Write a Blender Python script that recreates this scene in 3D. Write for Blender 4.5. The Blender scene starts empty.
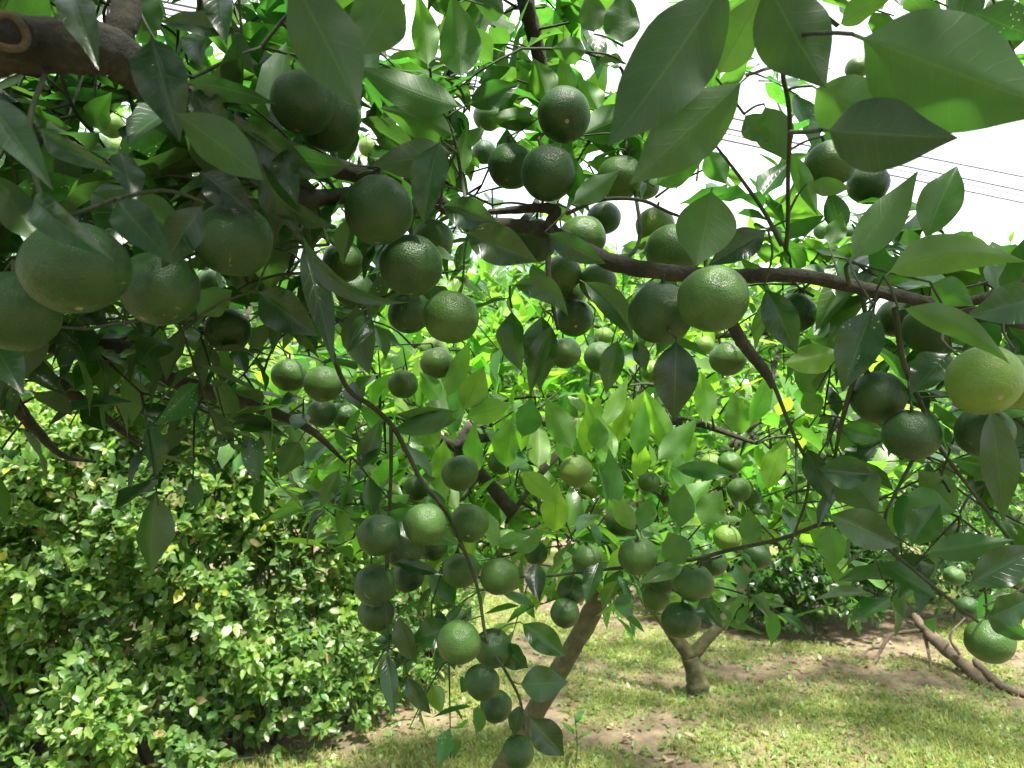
import bpy, math, random
import numpy as np
from mathutils import Vector, Matrix, Quaternion, noise

random.seed(7); rng = np.random.default_rng(7)
S = bpy.context.scene
C = S.collection

# ------------------------------------------------------------------ camera
CAMZ, PITCH, FPX = 1.5, math.radians(3.0), 740.0
cam_d = bpy.data.cameras.new('camera'); cam = bpy.data.objects.new('camera', cam_d); C.objects.link(cam)
cam.location = (0, 0, CAMZ); cam.rotation_euler = (math.radians(90) + PITCH, 0, 0)
cam_d.sensor_width = 36; cam_d.lens = 36 * FPX / 1024
cam_d.clip_start = 0.02; cam_d.clip_end = 2000
cam_d.dof.use_dof = True; cam_d.dof.focus_distance = 0.85; cam_d.dof.aperture_fstop = 14.0
S.camera = cam
FWD = np.array([0, math.cos(PITCH), math.sin(PITCH)]); UPV = np.array([0, -math.sin(PITCH), math.cos(PITCH)])
RGT = np.array([1.0, 0, 0]); CAM = np.array([0, 0, CAMZ])

def P(px, py, d):
    return CAM + d * (FWD + (px - 512) / FPX * RGT - (py - 384) / FPX * UPV)
def PA(px, py, d):
    px, py, d = np.asarray(px)[:, None], np.asarray(py)[:, None], np.asarray(d)[:, None]
    return CAM + d * (FWD + (px - 512) / FPX * RGT - (py - 384) / FPX * UPV)
def proj(p):
    q = p - CAM; d = q @ FWD
    dd = np.where(d > 0.01, d, 0.01)
    return 512 + (q @ RGT) / dd * FPX, 384 - (q @ UPV) / dd * FPX, d
def unit(v):
    v = np.asarray(v, float)
    return v / (np.linalg.norm(v, axis=-1, keepdims=True) + 1e-12)
def gpt(px, py):
    r = FWD + (px - 512) / FPX * RGT - (py - 384) / FPX * UPV
    return CAM + r * (CAMZ / -r[2])

# ------------------------------------------------------------------ material helpers
def mat(name):
    m = bpy.data.materials.new(name); m.use_nodes = True
    nt = m.node_tree; nt.nodes.clear()
    return m, nt
def N(nt, typ, **kw):
    n = nt.nodes.new(typ)
    for k, v in kw.items():
        if k.startswith('i_'):
            key = k[2:].replace('_', ' ')
            n.inputs[key].default_value = v
        else: setattr(n, k, v)
    return n
def lk(nt, a, b): nt.links.new(a, b)
def math_n(nt, op, a, b=None, clamp=False):
    n = nt.nodes.new('ShaderNodeMath'); n.operation = op; n.use_clamp = clamp
    for i, x in enumerate((a, b)):
        if x is None: continue
        if isinstance(x, (int, float)): n.inputs[i].default_value = x
        else: lk(nt, x, n.inputs[i])
    return n.outputs[0]
def mixc(nt, f, a, b):
    n = nt.nodes.new('ShaderNodeMix'); n.data_type = 'RGBA'
    for s, x in ((n.inputs[0], f), (n.inputs[6], a), (n.inputs[7], b)):
        if isinstance(x, (int, float)): s.default_value = x
        elif isinstance(x, tuple): s.default_value = (*x, 1) if len(x) == 3 else x
        else: lk(nt, x, s)
    return n.outputs[2]
def ramp(nt, f, stops):
    n = nt.nodes.new('ShaderNodeValToRGB'); lk(nt, f, n.inputs[0])
    e = n.color_ramp.elements
    while len(e) < len(stops): e.new(0.5)
    for x, (p, c) in zip(e, stops): x.position = p; x.color = (*c, 1)
    return n.outputs[0]

def leaf_material(name, dark, mid, lime, trans, rough=0.29, brown=False, veins=True):
    m, nt = mat(name)
    out = N(nt, 'ShaderNodeOutputMaterial')
    tone = N(nt, 'ShaderNodeAttribute', attribute_name='tone').outputs['Fac']
    lr = N(nt, 'ShaderNodeAttribute', attribute_name='lrand').outputs['Fac']
    uv = N(nt, 'ShaderNodeUVMap', uv_map='UVMap').outputs[0]
    sep = N(nt, 'ShaderNodeSeparateXYZ'); lk(nt, uv, sep.inputs[0])
    u = math_n(nt, 'ABSOLUTE', math_n(nt, 'SUBTRACT', math_n(nt, 'MULTIPLY', sep.outputs[0], 2.0), 1.0))
    v = sep.outputs[1]
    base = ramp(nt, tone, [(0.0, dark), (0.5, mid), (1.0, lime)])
    geo = N(nt, 'ShaderNodeNewGeometry')
    nz = N(nt, 'ShaderNodeTexNoise', i_Scale=38.0, i_Detail=4.0)
    lk(nt, geo.outputs['Position'], nz.inputs['Vector'])
    hv = N(nt, 'ShaderNodeHueSaturation')
    lk(nt, base, hv.inputs['Color'])
    lk(nt, math_n(nt, 'ADD', math_n(nt, 'MULTIPLY', lr, 0.05), 0.475), hv.inputs['Hue'])
    lk(nt, math_n(nt, 'ADD', math_n(nt, 'MULTIPLY', nz.outputs[0], 0.9), 0.55), hv.inputs['Value'])
    col = hv.outputs[0]
    if brown:
        col = mixc(nt, math_n(nt, 'GREATER_THAN', lr, 0.985), col, (0.24, 0.175, 0.085))
        col = mixc(nt, math_n(nt, 'LESS_THAN', lr, 0.012), col, (0.30, 0.30, 0.04))
    height = None
    if veins:
        mid_f = math_n(nt, 'SUBTRACT', 1.0, math_n(nt, 'MULTIPLY', u, 22.0), clamp=True)
        ph = math_n(nt, 'SUBTRACT', math_n(nt, 'ADD', math_n(nt, 'MULTIPLY', v, 10.0), math_n(nt, 'MULTIPLY', nz.outputs[0], 1.1)), math_n(nt, 'MULTIPLY', u, 1.7))
        fr = math_n(nt, 'FRACT', ph)
        vein = math_n(nt, 'SUBTRACT', 1.0, math_n(nt, 'MULTIPLY', math_n(nt, 'ABSOLUTE', math_n(nt, 'SUBTRACT', fr, 0.5)), 11.0), clamp=True)
        col = mixc(nt, math_n(nt, 'MULTIPLY', vein, 0.055), col, lime)
        col = mixc(nt, math_n(nt, 'MULTIPLY', mid_f, 0.28), col, lime)
        # scattered pale specks and blemishes on older leaves
        vo = N(nt, 'ShaderNodeTexVoronoi', i_Scale=260.0); lk(nt, geo.outputs['Position'], vo.inputs['Vector'])
        nz2 = N(nt, 'ShaderNodeTexNoise', i_Scale=55.0); lk(nt, geo.outputs['Position'], nz2.inputs['Vector'])
        sp = math_n(nt, 'MULTIPLY', math_n(nt, 'LESS_THAN', vo.outputs['Distance'], 0.22), math_n(nt, 'GREATER_THAN', nz2.outputs[0], 0.56))
        sp = math_n(nt, 'MULTIPLY', sp, math_n(nt, 'GREATER_THAN', lr, 0.88))
        col = mixc(nt, math_n(nt, 'MULTIPLY', sp, 0.55), col, (0.30, 0.33, 0.26))
        height = math_n(nt, 'ADD', math_n(nt, 'MULTIPLY', vein, -0.5), math_n(nt, 'MULTIPLY', mid_f, -1.0))
        height = math_n(nt, 'ADD', height, math_n(nt, 'MULTIPLY', nz.outputs[0], 1.4))
    under = mixc(nt, 0.28, col, (0.050, 0.105, 0.034))
    colf = mixc(nt, geo.outputs['Backfacing'], col, under)
    pb = N(nt, 'ShaderNodeBsdfPrincipled'); lk(nt, colf, pb.inputs['Base Color'])
    lk(nt, math_n(nt, 'ADD', math_n(nt, 'MULTIPLY', geo.outputs['Backfacing'], 0.28), rough), pb.inputs['Roughness'])
    pb.inputs['Specular IOR Level'].default_value = 0.62
    if height is not None:
        b = N(nt, 'ShaderNodeBump', i_Strength=0.22, i_Distance=0.001)
        lk(nt, height, b.inputs['Height']); lk(nt, b.outputs[0], pb.inputs['Normal'])
    tr = N(nt, 'ShaderNodeBsdfTranslucent')
    tc = N(nt, 'ShaderNodeMix'); tc.data_type = 'RGBA'; tc.blend_type = 'MULTIPLY'; tc.inputs[0].default_value = 1
    lk(nt, col, tc.inputs[6]); tc.inputs[7].default_value = (*trans, 1)
    lk(nt, mixc(nt, math_n(nt, 'ADD', math_n(nt, 'MULTIPLY', mid_f, 0.55), math_n(nt, 'MULTIPLY', vein, 0.12)), tc.outputs[2], dark) if veins else tc.outputs[2], tr.inputs['Color'])
    mx = N(nt, 'ShaderNodeMixShader', i_Fac=0.42)
    lk(nt, pb.outputs[0], mx.inputs[1]); lk(nt, tr.outputs[0], mx.inputs[2])
    lk(nt, mx.outputs[0], out.inputs[0])
    return m

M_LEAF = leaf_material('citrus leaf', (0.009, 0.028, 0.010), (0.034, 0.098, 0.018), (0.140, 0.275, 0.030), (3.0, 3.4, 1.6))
M_HEDGE = leaf_material('hedge leaf', (0.030, 0.070, 0.020), (0.085, 0.160, 0.038), (0.20, 0.30, 0.065), (2.2, 2.6, 1.2), rough=0.42, brown=True, veins=False)
M_WOOD = leaf_material('far foliage', (0.03, 0.07, 0.02), (0.06, 0.12, 0.03), (0.12, 0.2, 0.05), (2.2, 2.6, 1.2), rough=0.5, veins=False)
M_GRASS = leaf_material('grass blade', (0.12, 0.15, 0.03), (0.23, 0.25, 0.06), (0.40, 0.36, 0.16), (1.6, 1.8, 1.0), rough=0.5, veins=False)

def bark_material(name, c0, c1, c2, sc=1.0, strength=0.8):
    m, nt = mat(name); out = N(nt, 'ShaderNodeOutputMaterial'); pb = N(nt, 'ShaderNodeBsdfPrincipled', i_Roughness=0.85)
    tc = N(nt, 'ShaderNodeTexCoord').outputs['Object']
    n1 = N(nt, 'ShaderNodeTexNoise', i_Scale=22.0 * sc, i_Detail=8.0, i_Roughness=0.65); lk(nt, tc, n1.inputs['Vector'])
    n2 = N(nt, 'ShaderNodeTexNoise', i_Scale=160.0 * sc, i_Detail=6.0, i_Roughness=0.7); lk(nt, tc, n2.inputs['Vector'])
    c = ramp(nt, n1.outputs[0], [(0.3, c0), (0.52, c1), (0.72, c2)])
    c = mixc(nt, math_n(nt, 'MULTIPLY', n2.outputs[0], 0.5), c, c0)
    lk(nt, c, pb.inputs['Base Color'])
    b = N(nt, 'ShaderNodeBump', i_Strength=strength, i_Distance=0.006)
    lk(nt, math_n(nt, 'ADD', n2.outputs[0], math_n(nt, 'MULTIPLY', n1.outputs[0], 1.5)), b.inputs['Height'])
    lk(nt, b.outputs[0], pb.inputs['Normal']); lk(nt, pb.outputs[0], out.inputs[0])
    return m
M_BARK = bark_material('bark', (0.010, 0.009, 0.006), (0.036, 0.033, 0.020), (0.115, 0.105, 0.065), 1.6, 1.0)
M_TRUNK = bark_material('mossy trunk bark', (0.028, 0.027, 0.010), (0.080, 0.078, 0.027), (0.15, 0.145, 0.058), 1.0)
M_TWIG = bark_material('green twig bark', (0.016, 0.022, 0.010), (0.030, 0.042, 0.018), (0.065, 0.070, 0.035), 2.0, 0.4)
M_TAN = bark_material('tan callus', (0.05, 0.036, 0.02), (0.11, 0.08, 0.045), (0.19, 0.145, 0.09), 3.0)
M_ROT = bark_material('dark rotten wood', (0.004, 0.003, 0.003), (0.010, 0.008, 0.006), (0.02, 0.015, 0.01), 3.0)
M_DEAD = bark_material('dead wood', (0.045, 0.032, 0.020), (0.12, 0.085, 0.055), (0.23, 0.175, 0.12), 0.7)
M_CABLE, _nt = mat('cable'); _o = N(_nt, 'ShaderNodeOutputMaterial'); _p = N(_nt, 'ShaderNodeBsdfPrincipled', i_Roughness=0.6)
_p.inputs['Base Color'].default_value = (0.05, 0.05, 0.055, 1); lk(_nt, _p.outputs[0], _o.inputs[0])

def fruit_material(name, ca, cb, scar=True):
    m, nt = mat(name); out = N(nt, 'ShaderNodeOutputMaterial'); pb = N(nt, 'ShaderNodeBsdfPrincipled')
    tc = N(nt, 'ShaderNodeTexCoord').outputs['Object']
    oi = N(nt, 'ShaderNodeObjectInfo')
    off = N(nt, 'ShaderNodeVectorMath', operation='ADD'); lk(nt, tc, off.inputs[0])
    cmb = N(nt, 'ShaderNodeCombineXYZ'); lk(nt, math_n(nt, 'MULTIPLY', oi.outputs['Random'], 40.0), cmb.inputs[0]); lk(nt, cmb.outputs[0], off.inputs[1])
    vec = off.outputs[0]
    n1 = N(nt, 'ShaderNodeTexNoise', i_Scale=1.3, i_Detail=5.0); lk(nt, vec, n1.inputs['Vector'])
    n2 = N(nt, 'ShaderNodeTexNoise', i_Scale=9.0, i_Detail=6.0); lk(nt, vec, n2.inputs['Vector'])
    vo = N(nt, 'ShaderNodeTexVoronoi', i_Scale=25.0); lk(nt, vec, vo.inputs['Vector'])
    c = mixc(nt, math_n(nt, 'MULTIPLY', math_n(nt, 'SUBTRACT', n1.outputs[0], 0.3), 2.2, clamp=True), ca, cb)
    c = mixc(nt, math_n(nt, 'MULTIPLY', math_n(nt, 'SUBTRACT', n2.outputs[0], 0.45), 1.6, clamp=True), c, cb)
    pore = math_n(nt, 'LESS_THAN', vo.outputs['Distance'], 0.16)
    c = mixc(nt, math_n(nt, 'MULTIPLY', pore, 0.22), c, tuple(min(1, x * 2.2 + .02) for x in cb))
    # rind scars, a few pale scuffs
    n3 = N(nt, 'ShaderNodeTexNoise', i_Scale=2.6, i_Detail=7.0, i_Roughness=0.7, i_Distortion=1.2); lk(nt, vec, n3.inputs['Vector'])
    c = mixc(nt, math_n(nt, 'MULTIPLY', math_n(nt, 'GREATER_THAN', n3.outputs[0], 0.655), 0.6), c, (0.20, 0.19, 0.10))
    sp = N(nt, 'ShaderNodeSeparateXYZ'); lk(nt, tc, sp.inputs[0])
    rad = math_n(nt, 'SQRT', math_n(nt, 'ADD', math_n(nt, 'POWER', sp.outputs[0], 2.0), math_n(nt, 'POWER', sp.outputs[1], 2.0)))
    tip = math_n(nt, 'MULTIPLY', math_n(nt, 'LESS_THAN', rad, 0.075), math_n(nt, 'LESS_THAN', sp.outputs[2], 0.0))
    c = mixc(nt, tip, c, (0.24, 0.2, 0.10))
    lk(nt, c, pb.inputs['Base Color'])
    pb.inputs['Roughness'].default_value = 0.36; pb.inputs['Specular IOR Level'].default_value = 0.30
    h = math_n(nt, 'ADD', math_n(nt, 'SMOOTH_MIN', vo.outputs['Distance'], 0.45), math_n(nt, 'MULTIPLY', n2.outputs[0], 0.5))
    b = N(nt, 'ShaderNodeBump', i_Strength=0.26, i_Distance=0.010)
    lk(nt, h, b.inputs['Height']); lk(nt, b.outputs[0], pb.inputs['Normal'])
    lk(nt, pb.outputs[0], out.inputs[0])
    return m
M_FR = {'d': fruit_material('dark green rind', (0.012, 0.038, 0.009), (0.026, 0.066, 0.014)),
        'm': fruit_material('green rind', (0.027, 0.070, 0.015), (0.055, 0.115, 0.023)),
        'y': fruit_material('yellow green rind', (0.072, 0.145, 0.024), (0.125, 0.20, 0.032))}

# ------------------------------------------------------------------ mesh helpers
def mesh_from(name, verts, faces_flat, sizes, mats, smooth=True, uv=None, attrs=None, mat_idx=None):
    me = bpy.data.meshes.new(name)
    nv, nf, nl = len(verts), len(sizes), len(faces_flat)
    me.vertices.add(nv); me.loops.add(nl); me.polygons.add(nf)
    me.vertices.foreach_set('co', np.asarray(verts, np.float32).ravel())
    me.loops.foreach_set('vertex_index', np.asarray(faces_flat, np.int32))
    sizes = np.asarray(sizes, np.int32)
    starts = np.concatenate([[0], np.cumsum(sizes)[:-1]]).astype(np.int32)
    me.polygons.foreach_set('loop_start', starts)
    me.polygons.foreach_set('loop_total', sizes)
    me.polygons.foreach_set('use_smooth', np.full(nf, smooth))
    if mat_idx is not None: me.polygons.foreach_set('material_index', np.asarray(mat_idx, np.int32))
    for m in (mats if isinstance(mats, (list, tuple)) else [mats]): me.materials.append(m)
    me.update(calc_edges=True)
    if uv is not None:
        l = me.uv_layers.new(name='UVMap')
        l.data.foreach_set('uv', np.asarray(uv, np.float32)[np.asarray(faces_flat)].ravel())
    for k, a in (attrs or {}).items():
        at = me.attributes.new(k, 'FLOAT', 'POINT'); at.data.foreach_set('value', np.asarray(a, np.float32))
    me.validate()
    return me
def obj(name, me, parent=None, loc=None, **props):
    o = bpy.data.objects.new(name, me); C.objects.link(o)
    if parent is not None: o.parent = parent
    if loc is not None: o.location = loc
    for k, v in props.items(): o[k] = v
    return o
def tag(o, label, cat, group=None, kind=None):
    o['label'] = label; o['category'] = cat
    if group: o['group'] = group
    if kind: o['kind'] = kind
    return o

class Leaves:
    """collects many leaves and builds them as one mesh"""
    def __init__(self): self.rows = []
    def add(self, base, axis, normal, L, W, curl=0.3, fold=0.2, sweep=0.0, tone=0.3, wave=0.05, pet=0.07):
        self.rows.append((*base, *axis, *normal, L, W, curl, fold, sweep, tone, wave, pet))
    def arr(self): return np.array(self.rows, float)

def leaf_geometry(A, nt, nu, lr=None, petiole=True, oval=False):
    n = len(A)
    base, axis, nrm = A[:, 0:3], unit(A[:, 3:6]), A[:, 6:9]
    nrm = unit(nrm - axis * np.sum(nrm * axis, 1, keepdims=True))
    side = np.cross(nrm, axis)
    L, W, curl, fold, sweep, tone, wave, pet = (A[:, 9 + i] for i in range(8))
    t = np.linspace(0, 1, nt); u = np.linspace(-1, 1, nu)
    p0 = 0.07 if petiole else 0.0
    if petiole and nt > 4: t = np.concatenate([[0, 0.06], np.linspace(0.09, 1, nt - 2)])
    tl = np.clip((t - p0) / (1 - p0), 0, 1)
    if oval: f = np.sin(np.pi * tl ** 0.9) ** 0.75
    else:
        f = np.sin(np.pi * tl ** 0.78) ** 1.0
        s = np.clip((tl - 0.68) / 0.32, 0, 1); f = f * (1 - 0.35 * s * s * (3 - 2 * s) * (1 - tl) * 3)
    f = np.maximum(f, np.where(t < p0 + 0.001, 0.035, 0.0)); f[-1] = 0.012
    c = np.where(np.abs(curl) < 1e-3, 1e-3, curl)[:, None]
    x = np.sin(c * t) / c; z = -(1 - np.cos(c * t)) / c
    a = np.arctan2(z[:, -1], x[:, -1])[:, None]; ch = np.hypot(x[:, -1], z[:, -1])[:, None]
    x, z = (x * np.cos(a) + z * np.sin(a)) / ch, (-x * np.sin(a) + z * np.cos(a)) / ch
    x, z = x * L[:, None], z * L[:, None]
    hw = 0.5 * W[:, None] * f
    ph = (np.arange(n) * 2.399)[:, None]
    X = x[:, :, None] + 0 * u
    Y = hw[:, :, None] * u + (sweep * L)[:, None, None] * (4 * t * (1 - t))[None, :, None]
    Z = z[:, :, None] + (fold[:, None] * hw)[:, :, None] * np.abs(u) \
        + (wave[:, None] * W[:, None] * np.sin(2 * np.pi * 2.2 * t[None, :] + ph) * np.minimum(1, f))[:, :, None] * (u * np.abs(u))
    V = base[:, None, None, :] + X[..., None] * axis[:, None, None, :] + Y[..., None] * side[:, None, None, :] + Z[..., None] * nrm[:, None, None, :]
    idx = np.arange(nt * nu).reshape(nt, nu)
    q = np.stack([idx[:-1, :-1], idx[1:, :-1], idx[1:, 1:], idx[:-1, 1:]], -1).reshape(-1, 4)
    F = (np.arange(n)[:, None, None] * nt * nu + q[None]).reshape(-1)
    uvt = np.stack(np.broadcast_arrays(u[None, :] * .5 + .5, t[:, None]), -1).reshape(-1, 2)
    UV = np.tile(uvt, (n, 1))
    if lr is None: lr = rng.random(n)
    return V.reshape(-1, 3), F, np.full(len(F) // 4, 4), UV, {'tone': np.repeat(tone, nt * nu), 'lrand': np.repeat(lr, nt * nu)}
def leaf_mesh(name, A, nt, nu, m, **kw):
    V, F, sz, UV, at = leaf_geometry(A, nt, nu, **kw)
    return mesh_from(name, V, F, sz, m, uv=UV, attrs=at)

def catmull(pts, per=6):
    p = np.asarray(pts, float)
    if len(p) < 3: 
        return np.linspace(p[0], p[-1], per + 1)
    e = np.vstack([2 * p[0] - p[1], p, 2 * p[-1] - p[-2]]); out = []
    for i in range(1, len(e) - 2):
        a, b, c, d = e[i - 1], e[i], e[i + 1], e[i + 2]
        for s in np.linspace(0, 1, per, endpoint=False):
            out.append(0.5 * ((2 * b) + (-a + c) * s + (2 * a - 5 * b + 4 * c - d) * s * s + (-a + 3 * b - 3 * c + d) * s ** 3))
    out.append(p[-1]); return np.array(out)

class Tubes:
    def __init__(self): self.v, self.f, self.s, self.n = [], [], [], 0
    def add(self, path, radii, sides=8, rough=0.0, cap=True):
        path = np.asarray(path, float); k = len(path)
        radii = np.interp(np.linspace(0, 1, k), np.linspace(0, 1, len(radii)), radii)
        tg = unit(np.gradient(path, axis=0))
        ref = np.array([0, 0, 1.0]) if abs(tg[0][2]) < 0.9 else np.array([1.0, 0, 0])
        a = unit(np.cross(tg[0], ref)); th = np.linspace(0, 2 * np.pi, sides, endpoint=False)
        rings = []
        for i in range(k):
            a = unit(a - tg[i] * np.dot(a, tg[i])); b = np.cross(tg[i], a)
            r = np.full(sides, radii[i])
            if rough:
                q = [path[i] + (a * math.cos(x) + b * math.sin(x)) * radii[i] for x in th]
                fr_ = .5 / max(radii[i], .004)
                r = r * np.array([1 + rough * (noise.noise(Vector(v * fr_)) + .6 * noise.noise(Vector(v * fr_ * 2.8))) for v in q])
            rings.append(path[i] + (np.cos(th)[:, None] * a + np.sin(th)[:, None] * b) * r[:, None])
        self.v.append(np.concatenate(rings))
        i0 = self.n + np.arange(k - 1)[:, None] * sides; j = np.arange(sides)[None]; jn = (j + 1) % sides
        q = np.stack([i0 + j, i0 + jn, i0 + sides + jn, i0 + sides + j], -1).reshape(-1)
        self.f.append(q); self.s.append(np.full(len(q) // 4, 4))
        if cap:
            self.f.append(np.arange(self.n, self.n + sides)[::-1]); self.s.append([sides])
            self.f.append(np.arange(self.n + (k - 1) * sides, self.n + k * sides)); self.s.append([sides])
        self.n += k * sides
    def mesh(self, name, m):
        return mesh_from(name, np.concatenate(self.v), np.concatenate(self.f), np.concatenate(self.s), m)

# ------------------------------------------------------------------ world, sun
SUN_EL, SUN_ROT = math.radians(70), math.radians(142)
sun_dir = np.array([math.sin(SUN_ROT) * math.cos(SUN_EL), math.cos(SUN_ROT) * math.cos(SUN_EL), math.sin(SUN_EL)])
W = bpy.data.worlds.new('World'); S.world = W; W.use_nodes = True
nt = W.node_tree; nt.nodes.clear()
sky = N(nt, 'ShaderNodeTexSky', sky_type='NISHITA', sun_disc=False, sun_elevation=SUN_EL, sun_rotation=SUN_ROT, dust_density=2.0)
tcw = N(nt, 'ShaderNodeTexCoord')
nzw = N(nt, 'ShaderNodeTexNoise', i_Scale=2.2, i_Detail=7.0, i_Roughness=0.55); lk(nt, tcw.outputs['Generated'], nzw.inputs['Vector'])
cf = math_n(nt, 'ADD', math_n(nt, 'MULTIPLY', math_n(nt, 'SUBTRACT', nzw.outputs[0], 0.30), 5.0, clamp=True), 0.0, clamp=True)
cf = math_n(nt, 'MULTIPLY', cf, 0.97)
wcol = mixc(nt, cf, sky.outputs[0], (9.5, 9.8, 10.2))
bg = N(nt, 'ShaderNodeBackground', i_Strength=0.062); lk(nt, wcol, bg.inputs[0])
wo = N(nt, 'ShaderNodeOutputWorld'); lk(nt, bg.outputs[0], wo.inputs[0])
sl = bpy.data.lights.new('sun', 'SUN'); sl.energy = 4.8; sl.angle = math.radians(6); sl.color = (1.0, 0.95, 0.86)
so = bpy.data.objects.new('sun', sl); C.objects.link(so)
so.rotation_euler = Vector(sun_dir).to_track_quat('Z', 'Y').to_euler(); so.location = (3, 4, 8)

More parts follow.
